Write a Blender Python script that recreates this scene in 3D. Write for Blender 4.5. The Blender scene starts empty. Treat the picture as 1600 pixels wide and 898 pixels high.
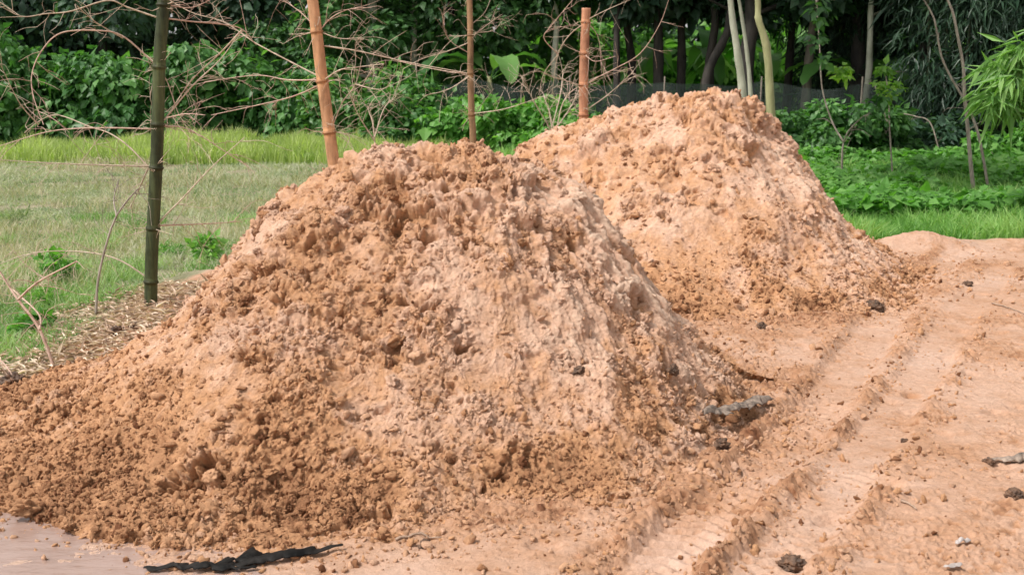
import bpy, math, random
import numpy as np
from math import radians as R

# ------------------------------------------------------------------ camera, world, sun, exposure
S = bpy.context.scene
C = S.collection
CAM_H = 1.7
PITCH = math.atan(349 / 1900)
cam_d = bpy.data.cameras.new('camera'); cam = bpy.data.objects.new('camera', cam_d); C.objects.link(cam)
cam.location = (0, 0, CAM_H); cam.rotation_euler = (math.pi / 2 - PITCH, 0, 0)
cam_d.sensor_width = 36; cam_d.lens = 1900 / 1600 * 36
cam_d.clip_start = 0.05; cam_d.clip_end = 2000
cam_d.dof.use_dof = True; cam_d.dof.focus_distance = 6.3; cam_d.dof.aperture_fstop = 8
S.camera = cam

SUN_EL, SUN_AZ = 54, -116          # azimuth measured from +Y (view direction) towards +X
world = bpy.data.worlds.new('World'); S.world = world; world.use_nodes = True
nt = world.node_tree; bg = nt.nodes['Background']
sky = nt.nodes.new('ShaderNodeTexSky'); sky.sky_type = 'NISHITA'; sky.sun_disc = False
sky.sun_elevation = R(SUN_EL); sky.sun_rotation = R(SUN_AZ); sky.dust_density = 2.0; sky.air_density = 1.0
hs = nt.nodes.new('ShaderNodeHueSaturation'); hs.inputs['Saturation'].default_value = 0.08
nt.links.new(sky.outputs[0], hs.inputs['Color']); nt.links.new(hs.outputs[0], bg.inputs['Color'])
bg.inputs['Strength'].default_value = 0.15
sl = bpy.data.lights.new('sun', 'SUN'); sl.energy = 3.1; sl.angle = R(7); sl.color = (1.0, 0.95, 0.88)
so = bpy.data.objects.new('sun', sl); C.objects.link(so)
so.rotation_euler = (R(90 - SUN_EL), 0, R(180 - SUN_AZ) )
S.view_settings.view_transform = 'Standard'; S.view_settings.look = 'None'
S.view_settings.gamma = 1; S.view_settings.use_curve_mapping = False
S.view_settings.exposure = 0.46
S.cycles.max_bounces = 6; S.cycles.transparent_max_bounces = 12; S.cycles.diffuse_bounces = 3
S.cycles.transmission_bounces = 3; S.cycles.glossy_bounces = 2
S.cycles.use_adaptive_sampling = True; S.cycles.adaptive_threshold = 0.03
S.cycles.use_denoising = True

rng = np.random.default_rng(7)
random.seed(7)
f32 = np.float32

# ------------------------------------------------------------------ pixel helpers (photo is 1600x898)
CP, SP = math.cos(PITCH), math.sin(PITCH)
def ray(px, py):
    u, v = (px - 800) / 1900, (449 - py) / 1900
    return np.array([u, CP + v * SP, -SP + v * CP])
def gp(px, py, z=0.0):
    d = ray(px, py); t = (z - CAM_H) / d[2]; return np.array([d[0] * t, d[1] * t, z])
def at(px, py, Y):
    d = ray(px, py); t = Y / d[1]; return np.array([d[0] * t, Y, CAM_H + d[2] * t])

# ------------------------------------------------------------------ noise
def _h(ix, iy, iz, seed):
    with np.errstate(over='ignore'):
        n = ix.astype(np.uint32) * np.uint32(374761393) + iy.astype(np.uint32) * np.uint32(668265263) \
            + iz.astype(np.uint32) * np.uint32(2246822519) + np.uint32(seed * 3266489917 & 0xffffffff)
        n = (n ^ (n >> np.uint32(13))) * np.uint32(1274126177)
        n = (n ^ (n >> np.uint32(16))) * np.uint32(2654435769)
        n ^= n >> np.uint32(15)
    return (n >> np.uint32(8)).astype(f32) * f32(1 / 16777216)
def vnoise(p, seed=0):
    i = np.floor(p).astype(np.int64); f = (p - i).astype(f32); f = f * f * f * (f * (f * 6 - 15) + 10)
    x, y, z = i[:, 0], i[:, 1], i[:, 2]; fx, fy, fz = f[:, 0], f[:, 1], f[:, 2]
    def L(a, b, t): return a + (b - a) * t
    def row(yy, zz): return L(_h(x, yy, zz, seed), _h(x + 1, yy, zz, seed), fx)
    return L(L(row(y, z), row(y + 1, z), fy), L(row(y, z + 1), row(y + 1, z + 1), fy), fz) * 2 - 1
def fbm(p, scale, octs=4, seed=0, gain=.5):
    s = 0; a = 1; t = 0; q = p / scale
    for k in range(octs):
        s = s + a * vnoise(q + 17.3 * k, seed + k); t += a; a *= gain; q = q * 2.03
    return s / t
def worley(p, scale, seed=0, flat=False):
    q = (p / scale).astype(f32); i = np.floor(q).astype(np.int64)
    f1 = np.full(len(q), 9., f32); f2 = f1.copy(); idn = f1.copy()
    rz = (0,) if flat else (-1, 0, 1)
    for dx in (-1, 0, 1):
        for dy in (-1, 0, 1):
            for dz in rz:
                cx, cy, cz = i[:, 0] + dx, i[:, 1] + dy, i[:, 2] + dz
                h1 = _h(cx, cy, cz, seed); h2 = _h(cx, cy, cz, seed + 11); 
                d = (cx + h1 - q[:, 0]) ** 2 + (cy + h2 - q[:, 1]) ** 2
                if not flat:
                    h3 = _h(cx, cy, cz, seed + 23); d = d + (cz + h3 - q[:, 2]) ** 2
                d = d.astype(f32)
                c = d < f1
                f2 = np.where(c, f1, np.minimum(f2, d)); idn = np.where(c, (h1 * 7.31 + h2 * 3.77) % 1, idn); f1 = np.where(c, d, f1)
    return np.sqrt(f1), np.sqrt(f2), idn.astype(f32)
def sst(a, b, x):
    t = np.clip((x - a) / (b - a), 0, 1); return t * t * (3 - 2 * t)
def P3(x, y, z=0): return np.stack([x, y, np.zeros_like(x) + z], 1)
def billow(p, scale, octs=4, seed=0, gain=.6):
    s = 0; a = 1; t = 0; q = p / scale
    for k in range(octs):
        s = s + a * (1 - np.abs(vnoise(q + 11.7 * k, seed + k)) * 2) * -1; t += a; a *= gain; q = q * 2.1
    return s / t            # sharp creases low, rounded tops high, about -1..1
def clods(p, scale, seed, flat=False):
    """rounded lumps with random heights and creased joints, about 0..1"""
    f1, f2, r = worley(p, scale, seed, flat)
    e = sst(0, .42, f2 - f1)
    return (1 - np.minimum(f1, 1) ** 2) * .45 + e * r * .55

# ------------------------------------------------------------------ object helpers
def mesh_np(name, V, F, mat, parent=None, attrs=None, smooth=True):
    me = bpy.data.meshes.new(name); V = np.asarray(V, f32); F = np.asarray(F, np.int32); k = F.shape[1]
    me.vertices.add(len(V)); me.vertices.foreach_set('co', V.ravel())
    me.loops.add(F.size); me.loops.foreach_set('vertex_index', F.ravel())
    me.polygons.add(len(F)); me.polygons.foreach_set('loop_start', np.arange(0, F.size, k, dtype=np.int32))
    me.polygons.foreach_set('use_smooth', np.full(len(F), smooth))
    me.update(calc_edges=True)
    for an, av in (attrs or {}).items():
        a = me.attributes.new(an, 'FLOAT', 'POINT'); a.data.foreach_set('value', np.asarray(av, f32))
    me.materials.append(mat)
    o = bpy.data.objects.new(name, me); C.objects.link(o)
    if parent: o.parent = parent
    return o
def tag(o, label=None, cat=None, group=None, kind=None):
    if label: o['label'] = label
    if cat: o['category'] = cat
    if group: o['group'] = group
    if kind: o['kind'] = kind
    return o
def empty(name, loc=(0, 0, 0), rz=0):
    o = bpy.data.objects.new(name, None); C.objects.link(o); o.location = loc; o.rotation_euler[2] = rz
    o.empty_display_size = .1; return o
class MB:
    def __init__(s): s.V = []; s.F = []; s.A = []; s.n = 0
    def add(s, V, F, a=None):
        V = np.asarray(V, float); F = np.asarray(F)
        if F.shape[1] == 4: F = np.concatenate([F[:, [0, 1, 2]], F[:, [0, 2, 3]]])
        s.V.append(V); s.F.append(F + s.n); s.n += len(V)
        s.A.append(np.full(len(V), .5 if a is None else 0, f32) + (0 if a is None else np.asarray(a, f32)))
    def build(s, name, mat, parent=None, origin=None, smooth=True):
        V = np.concatenate(s.V)
        if origin is not None: V = V - np.asarray(origin)
        o = mesh_np(name, V, np.concatenate(s.F), mat, parent, {'v': np.concatenate(s.A)}, smooth)
        return o
def scatter(T, F, pos, rot, scl, v=None):
    """T template verts, rot (n,3,3) columns are the local axes"""
    n = len(pos); scl = np.asarray(scl)
    if scl.ndim == 1: scl = scl[:, None].repeat(3, 1)
    V = np.einsum('nij,mj,nj->nmi', rot, T, scl) + pos[:, None, :]
    FF = F[None] + (np.arange(n) * len(T))[:, None, None]
    vv = (rng.random(n) if v is None else v)
    return V.reshape(-1, 3), FF.reshape(-1, F.shape[1]), np.repeat(vv, len(T))
def rot_z(n, ax=None):
    a = rng.random(n) * 2 * np.pi; c, s_ = np.cos(a), np.sin(a); m = np.zeros((n, 3, 3)); m[:, 0, 0] = c; m[:, 0, 1] = -s_; m[:, 1, 0] = s_; m[:, 1, 1] = c; m[:, 2, 2] = 1; return m
def rot_rand(n):
    q = rng.normal(size=(n, 4)); q /= np.linalg.norm(q, axis=1)[:, None]; w, x, y, z = q.T
    return np.stack([np.stack([1-2*(y*y+z*z), 2*(x*y-z*w), 2*(x*z+y*w)], 1), np.stack([2*(x*y+z*w), 1-2*(x*x+z*z), 2*(y*z-x*w)], 1), np.stack([2*(x*z-y*w), 2*(y*z+x*w), 1-2*(x*x+y*y)], 1)], 1)
def frame(t, n):
    """rotation with local Y along t and local Z near n"""
    t = t / (np.linalg.norm(t, axis=1)[:, None] + 1e-9); x = np.cross(t, n); x /= (np.linalg.norm(x, axis=1)[:, None] + 1e-9)
    z = np.cross(x, t); return np.stack([x, t, z], 2)
def tube(pts, rad, seg=6, cap=True):
    pts = np.asarray(pts, float); n = len(pts); rad = np.broadcast_to(np.asarray(rad, float), (n,))
    T = np.gradient(pts, axis=0); T /= np.linalg.norm(T, axis=1)[:, None] + 1e-9
    ref = np.array([0, 0, 1.]) if abs(T[0, 2]) < .9 else np.array([1., 0, 0])
    X = np.cross(T, ref); X /= np.linalg.norm(X, axis=1)[:, None] + 1e-9; Y = np.cross(T, X)
    a = np.arange(seg) / seg * 2 * np.pi
    V = pts[:, None] + rad[:, None, None] * (np.cos(a)[None, :, None] * X[:, None] + np.sin(a)[None, :, None] * Y[:, None])
    i = np.arange(n - 1)[:, None] * seg; j = np.arange(seg)[None]; k = (j + 1) % seg
    F = np.stack([i + j, i + k, i + seg + k, i + seg + j], 2).reshape(-1, 4)
    F = np.concatenate([F[:, [0, 1, 2]], F[:, [0, 2, 3]]])
    V = V.reshape(-1, 3)
    if cap:
        V = np.concatenate([V, pts[[0, -1]]]); c0 = n * seg; b = (n - 1) * seg; j = np.arange(seg); k = (j + 1) % seg
        F = np.concatenate([F, np.stack([k, j, np.full(seg, c0)], 1), np.stack([b + j, b + k, np.full(seg, c0 + 1)], 1)])
    return V, F
def spline(pts, n):
    pts = np.asarray(pts, float); m = len(pts)
    if m < 3: t = np.linspace(0, 1, n)[:, None]; return pts[0] * (1 - t) + pts[-1] * t
    P = np.concatenate([[2 * pts[0] - pts[1]], pts, [2 * pts[-1] - pts[-2]]]); out = []
    for u in np.linspace(0, m - 1 - 1e-6, n):
        i = int(u); t = u - i; a, b, c, d = P[i:i + 4]
        out.append(.5 * (2 * b + (c - a) * t + (2 * a - 5 * b + 4 * c - d) * t * t + (3 * b - a - 3 * c + d) * t ** 3))
    return np.array(out)

# ------------------------------------------------------------------ materials
def mat(name):
    m = bpy.data.materials.new(name); m.use_nodes = True; n = m.node_tree; n.nodes.clear()
    out = n.nodes.new('ShaderNodeOutputMaterial'); b = n.nodes.new('ShaderNodeBsdfPrincipled')
    n.links.new(b.outputs[0], out.inputs[0]); return m, n, b, out
def N(n, t, **k):
    x = n.nodes.new(t)
    for a, v in k.items(): setattr(x, a, v)
    return x
def noise_n(n, scale, detail=4, rough=.55, co=None, stretch=None):
    t = N(n, 'ShaderNodeTexNoise'); t.inputs['Scale'].default_value = scale; t.inputs['Detail'].default_value = detail; t.inputs['Roughness'].default_value = rough
    tc = N(n, 'ShaderNodeTexCoord'); src = tc.outputs['Object']
    if stretch:
        mp = N(n, 'ShaderNodeMapping'); mp.inputs['Scale'].default_value = stretch; n.links.new(src, mp.inputs[0]); src = mp.outputs[0]
    n.links.new(src, t.inputs['Vector']); return t.outputs['Fac']
def ramp(n, src, stops):
    r = N(n, 'ShaderNodeValToRGB'); e = r.color_ramp.elements
    while len(e) > 1: e.remove(e[-1])
    e[0].position = stops[0][0]; e[0].color = (*stops[0][1], 1)
    for p, c in stops[1:]:
        x = e.new(p); x.color = (*c, 1)
    n.links.new(src, r.inputs[0]); return r.outputs[0]
def mixc(n, fac, a, b, mode='MIX'):
    m = N(n, 'ShaderNodeMix', data_type='RGBA', blend_type=mode)
    for s_, v in ((m.inputs[0], fac), (m.inputs[6], a), (m.inputs[7], b)):
        if isinstance(v, (int, float)): s_.default_value = v
        elif isinstance(v, tuple): s_.default_value = (*v, 1)
        else: n.links.new(v, s_)
    return m.outputs[2]
def math_n(n, op, a, b=0.):
    m = N(n, 'ShaderNodeMath', operation=op)
    for s_, v in ((m.inputs[0], a), (m.inputs[1], b)):
        if isinstance(v, (int, float)): s_.default_value = v
        else: n.links.new(v, s_)
    return m.outputs[0]
def attr(n, a): x = N(n, 'ShaderNodeAttribute'); x.attribute_name = a; return x.outputs['Fac']
def bump(n, b, h, dist, st=1.):
    u = N(n, 'ShaderNodeBump'); u.inputs['Distance'].default_value = dist; u.inputs['Strength'].default_value = st
    n.links.new(h, u.inputs['Height']); n.links.new(u.outputs[0], b.inputs['Normal'])

PALE, ORANGE, BROWN = (.70, .45, .32), (.60, .325, .17), (.21, .085, .038)
def sand_mat(name):
    m, n, b, o = mat(name)
    mo = attr(n, 'moist_shade')  # damp tone of the sand plus shade painted into its hollows
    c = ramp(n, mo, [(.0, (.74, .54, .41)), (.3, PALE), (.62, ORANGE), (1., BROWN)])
    f = noise_n(n, 38, 5, .65); g = ramp(n, f, [(.3, (.78, .76, .74)), (.7, (1.15, 1.15, 1.15))])
    c = mixc(n, 1., c, g, 'MULTIPLY')
    f2 = noise_n(n, 420, 3, .7); g2 = ramp(n, f2, [(.3, (.86, .84, .82)), (.7, (1.1, 1.1, 1.1))])
    c = mixc(n, 1., c, g2, 'MULTIPLY')
    n.links.new(c, b.inputs['Base Color'])
    w = attr(n, 'wet'); r = N(n, 'ShaderNodeMapRange'); n.links.new(w, r.inputs[0]); r.inputs[3].default_value = .88; r.inputs[4].default_value = .3
    n.links.new(r.outputs[0], b.inputs['Roughness']); b.inputs['Specular IOR Level'].default_value = .3
    h = math_n(n, 'ADD', noise_n(n, 75, 6, .75), math_n(n, 'MULTIPLY', noise_n(n, 240, 4, .7), .55))
    bump(n, b, h, .017, .85)
    return m
M_SAND = sand_mat('wet_sand')

# ground: sand where attribute sand = 1, green brown soil elsewhere
def ground_mat():
    m, n, b, o = mat('yard_and_field')
    mo = attr(n, 'moist_shade')
    c = ramp(n, mo, [(.0, (.56, .385, .30)), (.3, (.52, .33, .235)), (.62, (.43, .235, .135)), (1., BROWN)])
    g = ramp(n, noise_n(n, 34, 6, .7), [(.3, (.82, .80, .78)), (.7, (1.12, 1.12, 1.12))]); c = mixc(n, 1., c, g, 'MULTIPLY')
    g = ramp(n, noise_n(n, 260, 3, .7), [(.3, (.88, .87, .85)), (.7, (1.08, 1.08, 1.08))]); c = mixc(n, 1., c, g, 'MULTIPLY')
    soil = ramp(n, noise_n(n, 1.1, 6, .7), [(.3, (.13, .13, .06)), (.5, (.22, .21, .12)), (.7, (.30, .26, .17))])
    c = mixc(n, attr(n, 'sand'), soil, c)
    n.links.new(c, b.inputs['Base Color'])
    w = attr(n, 'wet'); r = N(n, 'ShaderNodeMapRange'); n.links.new(w, r.inputs[0]); r.inputs[3].default_value = .88; r.inputs[4].default_value = .22
    n.links.new(r.outputs[0], b.inputs['Roughness']); b.inputs['Specular IOR Level'].default_value = .35
    h = math_n(n, 'ADD', noise_n(n, 60, 5, .65), math_n(n, 'MULTIPLY', noise_n(n, 260, 3, .6), .4))
    bump(n, b, h, .014, .8)
    return m

def leaf_mat(name, lo, mid, hi, trans=.35, rough=.45, spec=.4):
    m, n, b, o = mat(name)
    c = ramp(n, attr(n, 'v'), [(0., lo), (.5, mid), (1., hi)])
    n.links.new(c, b.inputs['Base Color']); b.inputs['Roughness'].default_value = rough; b.inputs['Specular IOR Level'].default_value = spec
    t = N(n, 'ShaderNodeBsdfTranslucent'); tc = mixc(n, 1., c, (1.2, 1.5, .5), 'MULTIPLY'); n.links.new(tc, t.inputs[0])
    x = N(n, 'ShaderNodeMixShader'); x.inputs[0].default_value = trans
    n.links.new(b.outputs[0], x.inputs[1]); n.links.new(t.outputs[0], x.inputs[2]); n.links.new(x.outputs[0], o.inputs[0])
    return m
def bark_mat(name, a, c_, scale=20, rough=.85, stretch=(1, 1, .25), bd=.004):
    m, n, b, o = mat(name)
    f = noise_n(n, scale, 5, .65, stretch=stretch); c = ramp(n, f, [(.32, a), (.68, c_)])
    n.links.new(c, b.inputs['Base Color']); b.inputs['Roughness'].default_value = rough; bump(n, b, f, bd)
    return m
# ------------------------------------------------------------------ pile base shapes (polar tables: radius of each height level)
def pile_fn(cx, cy, levels, table, top, topr=None):
    ang = np.array(sorted(table)); tab = np.array([table[a] for a in ang], float)
    ang3 = np.concatenate([ang - 360, ang, ang + 360]); tab3 = np.concatenate([tab] * 3)
    fine = np.arange(0, 360, 2.); ft = np.stack([np.interp(fine, ang3, tab3[:, k]) for k in range(tab.shape[1])], 1)
    K = np.exp(-.5 * (np.arange(-12, 13) / 5.) ** 2); K /= K.sum()
    ft = sum(np.roll(ft, s_, 0) * w for s_, w in zip(range(-12, 13), K))
    lv = np.array([top] + list(levels[:-1]) + [.045, -.025, -.25])
    def f(x, y):
        dx, dy = x - cx, y - cy; r = np.hypot(dx, dy); a = np.degrees(np.arctan2(dy, dx)) % 360 / 2
        i = np.floor(a).astype(int) % 180; t = a - np.floor(a); j = (i + 1) % 180
        rr = ft[i] * (1 - t[:, None]) + ft[j] * t[:, None]
        rr = np.concatenate([np.zeros((len(r), 1)), rr, rr[:, -1:] + .25, rr[:, -1:] + .6], 1)
        z = np.full(len(r), -.25)
        for k in range(rr.shape[1] - 1):
            s_ = (r >= rr[:, k]) & (r < rr[:, k + 1]); u = (r - rr[:, k]) / (rr[:, k + 1] - rr[:, k] + 1e-6)
            z = np.where(s_, lv[k] * (1 - u) + lv[k + 1] * u, z)
        return z
    return f
pile1 = pile_fn(-.38, 6.15, [1.21, .98, .74, .5, .25, .0], {
    0: [.62, .84, 1.0, 1.20, 1.40, 1.60], 330: [.50, .76, .97, 1.18, 1.37, 1.56], 300: [.32, .60, .84, 1.06, 1.29, 1.54],
    270: [.28, .58, .90, 1.18, 1.45, 1.68], 240: [.32, .66, 1.0, 1.32, 1.62, 1.88], 220: [.38, .76, 1.1, 1.44, 1.76, 2.06],
    200: [.54, .90, 1.04, 1.30, 1.74, 2.34], 180: [.54, .93, 1.03, 1.22, 1.62, 2.28], 150: [.50, .86, .97, 1.13, 1.45, 1.85],
    90: [.35, .65, .95, 1.25, 1.55, 1.85], 30: [.56, .80, .98, 1.22, 1.48, 1.8]}, 1.285)
pile2 = pile_fn(1.62, 10.2, [1.40, 1.1, .8, .5, .25, .0], {
    0: [.42, .70, .92, 1.16, 1.4, 1.68], 315: [.35, .66, .95, 1.22, 1.46, 1.75], 270: [.3, .7, 1.05, 1.4, 1.75, 2.1],
    225: [.38, 1.02, 1.36, 1.72, 2.05, 2.4], 180: [.62, 1.52, 1.9, 2.2, 2.5, 2.8], 150: [.5, 1.3, 1.7, 2.0, 2.3, 2.6], 90: [.35, .7, 1.05, 1.4, 1.7, 2.0]}, 1.45)

# ------------------------------------------------------------------ ground
def axis(segs):
    out = []
    for a, b, s0, s1 in segs:
        x = a
        while x < b: out.append(x); t = (x - a) / (b - a); x += s0 * (s1 / s0) ** t
    out.append(segs[-1][1]); return np.array(out)
GX = axis([(-400, -12, 60, 1.2), (-12, -4.5, 1., .05), (-4.5, -1.6, .03, .009), (-1.6, 3.2, .006, .007), (3.2, 6, .009, .04), (6, 14, .05, 1.), (14, 400, 1.2, 60)])
GY = axis([(-60, 2.5, 10, .3), (2.5, 3.7, .2, .012), (3.7, 7.5, .006, .010), (7.5, 13, .012, .04), (13, 45, .06, .6), (45, 600, 1, 80)])
TR = [[gp(*p)[:2] for p in tr] for tr in (
    [(930, 960), (1010, 890), (1110, 800), (1185, 735), (1290, 620), (1375, 505), (1440, 430), (1500, 395)],
    [(1150, 960), (1195, 890), (1285, 790), (1350, 700), (1440, 580), (1500, 490), (1560, 420)])]
def pdist(x, y, pl):
    best = np.full(len(x), 99.); side = np.zeros(len(x)); along = np.zeros(len(x)); L = 0
    for a, b in zip(pl[:-1], pl[1:]):
        d = b - a; l = np.hypot(*d); t = np.clip(((x - a[0]) * d[0] + (y - a[1]) * d[1]) / l / l, 0, 1)
        ex, ey = x - a[0] - t * d[0], y - a[1] - t * d[1]; q = np.hypot(ex, ey); s_ = np.sign(d[0] * ey - d[1] * ex)
        c = q < best; side = np.where(c, s_, side); along = np.where(c, L + t * l, along); best = np.where(c, q, best); L += l
    return best * side, along
def yard_sd(x, y):
    """negative inside the sandy yard"""
    ym = np.interp(x, [-3, 0, 3, 3.6, 6, 12], [10.0, 10.6, 11.4, 11.7, 11.75, 11.9])
    return np.maximum(-(x + np.interp(y, [0, 5.5, 6.5, 9, 10], [3.6, 3.3, 2.7, 2.75, 2.6])), y - ym)
def lowz(x, y):
    """coarse ground height everywhere"""
    p = P3(x, y); sd = yard_sd(x, y) + .12 * fbm(p, .8, 3, 3)
    z = fbm(p, 1.6, 3, 5) * .018
    z = z - .11 * sst(-.1, .7, sd) + .05 * sst(14, 30, y)
    z = z - .055 * sst(.0, -1.15, x + .25 * (y - 3.4) - .25) * sst(5.4, 4.5, y)          # low wet corner
    z = z + .15 * np.exp(-((x - 3.85) / .42) ** 2 - ((y - 11.35) / .22) ** 2)        # small berm by the grass
    z = z + .05 * np.exp(-((x - 5.2) / .9) ** 2 - ((y - 11.7) / .25) ** 2)
    return z, sd
XX, YY = np.meshgrid(GX, GY); x = XX.ravel(); y = YY.ravel()
z, sd = lowz(x, y)
near = (np.abs(x - .6) < 5.5) & (y > 3) & (y < 14); ix = np.where(near)[0]
nx, ny = x[ix], y[ix]; p = P3(nx, ny)
sand = sst(.06, -.06, sd)
moist_shade = np.full(len(x), .36); wet = np.zeros(len(x))
dz = fbm(p, .35, 4, 21) * .016 + fbm(p * np.array([.85, 1.0, 1]), .09, 5, 31, .6) * .010
warp = np.stack([fbm(p, .07, 2, 41), fbm(p, .07, 2, 42), p[:, 2]], 1) * .03
cl = clods(p + warp, .045, 51, True)
patch = sst(.05, .35, fbm(p, .5, 3, 61))
d1, al1 = pdist(nx, ny, TR[0]); d2, al2 = pdist(nx, ny, TR[1])
wob = fbm(p, .25, 3, 71) * .05
crumb = np.zeros(len(nx)); tread = np.zeros(len(nx))
for d_, al, wd, dep, s0 in ((d1, al1, .15, .040, 1.), (d2, al2, .13, .026, .8)):
    a_ = np.abs(d_ + wob * .6); inside = sst(wd + .03, wd - .04, a_)
    fade = s0 * (1 - .55 * sst(2.2, 5.5, al))
    dz = dz * (1 - inside * .6) - dep * inside * fade
    lug = np.sin((al + np.abs(d_) * .5) * 2 * np.pi / .075)
    dz += .008 * lug * inside * sst(-.1, .3, fbm(p, .4, 2, 81)) * fade
    rg = np.exp(-((a_ - wd - .05 - .03 * fbm(p, .2, 2, 93)) / .065) ** 2) * (.08 + .88 * sst(-.25, .35, fbm(p, .22, 4, 91))) * fade
    dz += rg * .024
    crumb = np.maximum(crumb, rg); tread = np.maximum(tread, inside)
foot1 = sst(-.17, .06, pile1(nx, ny)); foot2 = sst(-.12, .05, pile2(nx, ny))
crumb = np.clip(crumb * 1.2 + .8 * foot1 + .8 * foot2 + patch * .28 * (1 - tread), 0, 1)
dz += crumb * (cl - .35) * .040 + crumb * billow(p, .06, 4, 95) * .012 + crumb * (clods(p + warp * .6, .018, 55, True) - .4) * .011
rough = sst(-.15, .35, fbm(p * np.array([.8, 1., 1]), .32, 4, 97))
dz += fbm(p, .03, 4, 99) * .005 * (.4 + rough) + (clods(p + warp * .5, .03, 57, True) - .4) * .016 * rough * (1 - .6 * tread)
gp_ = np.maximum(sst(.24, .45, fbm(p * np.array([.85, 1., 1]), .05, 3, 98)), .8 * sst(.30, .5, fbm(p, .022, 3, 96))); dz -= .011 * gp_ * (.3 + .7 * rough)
# shallow stamped holes and hoof marks
f1, f2, idn = worley(p + warp, .33, 77, True)
dz -= .022 * sst(.22, .08, f1) * (idn > .55)
wetc = sst(.9, -.7, nx + .25 * (ny - 3.4) + .3 * fbm(p, .4, 3, 12)) * sst(5.4, 4.7, ny)
dz *= (1 - .55 * wetc)
keep = sand[ix]
z[ix] += dz * keep + (1 - keep) * fbm(p, .12, 3, 13) * .02
moist_shade[ix] = .33 + .30 * fbm(p, .6, 4, 15) + .34 * crumb * (.4 + .6 * cl) + .20 * fbm(p * np.array([.8, 1., 1]), .09, 5, 16, .6) + .12 * rough + .30 * gp_ * (.3 + .7 * rough) - .12 * tread * sst(0, .3, fbm(p, .5, 2, 17))  # damp tone of the yard, with the small dents darkened as well
dark = sst(.62, 1., crumb) * sst(.1, .45, fbm(p, .16, 3, 18)); moist_shade[ix] += .25 * dark + .10 * np.exp(-((np.abs(d1) - .19) / .06) ** 2) * sst(-.1, .3, fbm(p, .12, 3, 19))
wet[ix] = wetc * .9; moist_shade[ix] -= .20 * wetc
gm = ground_mat()
nxn, nyn = len(GX), len(GY)
I = (np.arange(nyn - 1)[:, None] * nxn + np.arange(nxn - 1)[None]).ravel()
F = np.stack([I, I + 1, I + nxn + 1, I + nxn], 1)
GZ = z.reshape(nyn, nxn)
g = mesh_np('ground', np.stack([x, y, z], 1), F, gm, None, {'moist_shade': moist_shade, 'wet': wet, 'sand': sand})
tag(g, kind='structure')
def gz(px_, py_):
    px_ = np.atleast_1d(px_); py_ = np.atleast_1d(py_)
    i = np.clip(np.searchsorted(GX, px_) - 1, 0, nxn - 2); j = np.clip(np.searchsorted(GY, py_) - 1, 0, nyn - 2)
    tx = (px_ - GX[i]) / (GX[i + 1] - GX[i]); ty = (py_ - GY[j]) / (GY[j + 1] - GY[j])
    return (GZ[j, i] * (1 - tx) + GZ[j, i + 1] * tx) * (1 - ty) + (GZ[j + 1, i] * (1 - tx) + GZ[j + 1, i + 1] * tx) * ty

# puddle
m, n, b, o = mat('muddy_water')
n.links.new(ramp(n, noise_n(n, 2.2, 4, .6), [(.3, (.27, .18, .145)), (.7, (.38, .27, .23))]), b.inputs['Base Color'])
b.inputs['Roughness'].default_value = .07; b.inputs['IOR'].default_value = 1.33; b.inputs['Specular IOR Level'].default_value = 1.0
bump(n, b, noise_n(n, 7, 4, .6, stretch=(1, 2.5, 1)), .012, .6)
PUD_Z = -.053
a = np.linspace(0, 2 * np.pi, 97)[:-1]
rr_ = 1 + .12 * np.sin(3 * a + 1) + .08 * np.sin(5 * a)
V = np.stack([-2.05 + 1.75 * rr_ * np.cos(a), 3.75 + 1.3 * rr_ * np.sin(a), np.full(96, PUD_Z)], 1)
V = np.concatenate([V, [[-2.05, 3.75, PUD_Z]]]); F = np.stack([np.arange(96), (np.arange(96) + 1) % 96, np.full(96, 96)], 1)
tag(mesh_np('puddle', V, F, m), kind='structure')

# ------------------------------------------------------------------ sand piles
def surf_pile(px, py):
    d = ray(px, py); t = np.linspace(3, 14, 2200); P = d[None] * t[:, None]; P[:, 2] += CAM_H
    h = np.maximum(pile1(P[:, 0], P[:, 1]), pile2(P[:, 0], P[:, 1])); i = int(np.argmax(P[:, 2] < h)); return np.array([P[i, 0], P[i, 1], h[i]])
DENT1 = [(300, 738, .10, .085), (275, 765, .06, .05), (600, 290, .12, .06), (650, 335, .11, .065), (585, 330, .06, .04), (735, 268, .06, .05), (805, 290, .05, .05), (480, 300, .05, .04), (505, 325, .05, .045), (525, 490, .045, .05),
    (640, 460, .09, .04), (430, 790, .07, .05), (470, 780, .05, .05), (590, 795, .06, .045), (680, 700, .06, .035), (600, 625, .06, .03), (790, 745, .06, .045), (470, 440, .06, .035), (370, 560, .05, .03), (700, 600, .05, .03),
    (745, 390, .05, .035), (860, 420, .045, .035), (560, 560, .05, .03), (450, 380, .06, .04), (880, 560, .04, .03), (560, 700, .06, .03), (350, 830, .07, .035), (830, 700, .05, .03)]
DENT2 = [(1075, 180, .06, .06), (1118, 205, .06, .055), (1150, 212, .07, .06), (1062, 228, .06, .045), (1050, 262, .07, .045), (1180, 235, .10, .05), (1172, 398, .07, .05), (1010, 200, .06, .03), (1080, 300, .08, .035), (1200, 290, .07, .04), (1130, 330, .07, .03), (990, 320, .07, .03), (1230, 400, .06, .04), (1220, 250, .05, .05), (1000, 400, .06, .03)]
KNOB1 = [(555, 232, 6.1, .09, .03), (690, 214, 6.15, .16, .02), (760, 222, 6.2, .12, .02), (470, 290, 6.1, .07, .03)]
KNOB2 = [(1048, 150, 10.1, .16, .06), (1098, 148, 10.1, .14, .055), (1165, 160, 10.1, .16, .06), (1205, 185, 10.1, .10, .05), (1238, 216, 10.1, .09, .06), (970, 176, 10.1, .12, .03), (1262, 245, 10.1, .08, .04), (1128, 160, 9.9, .09, .05)]
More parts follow.
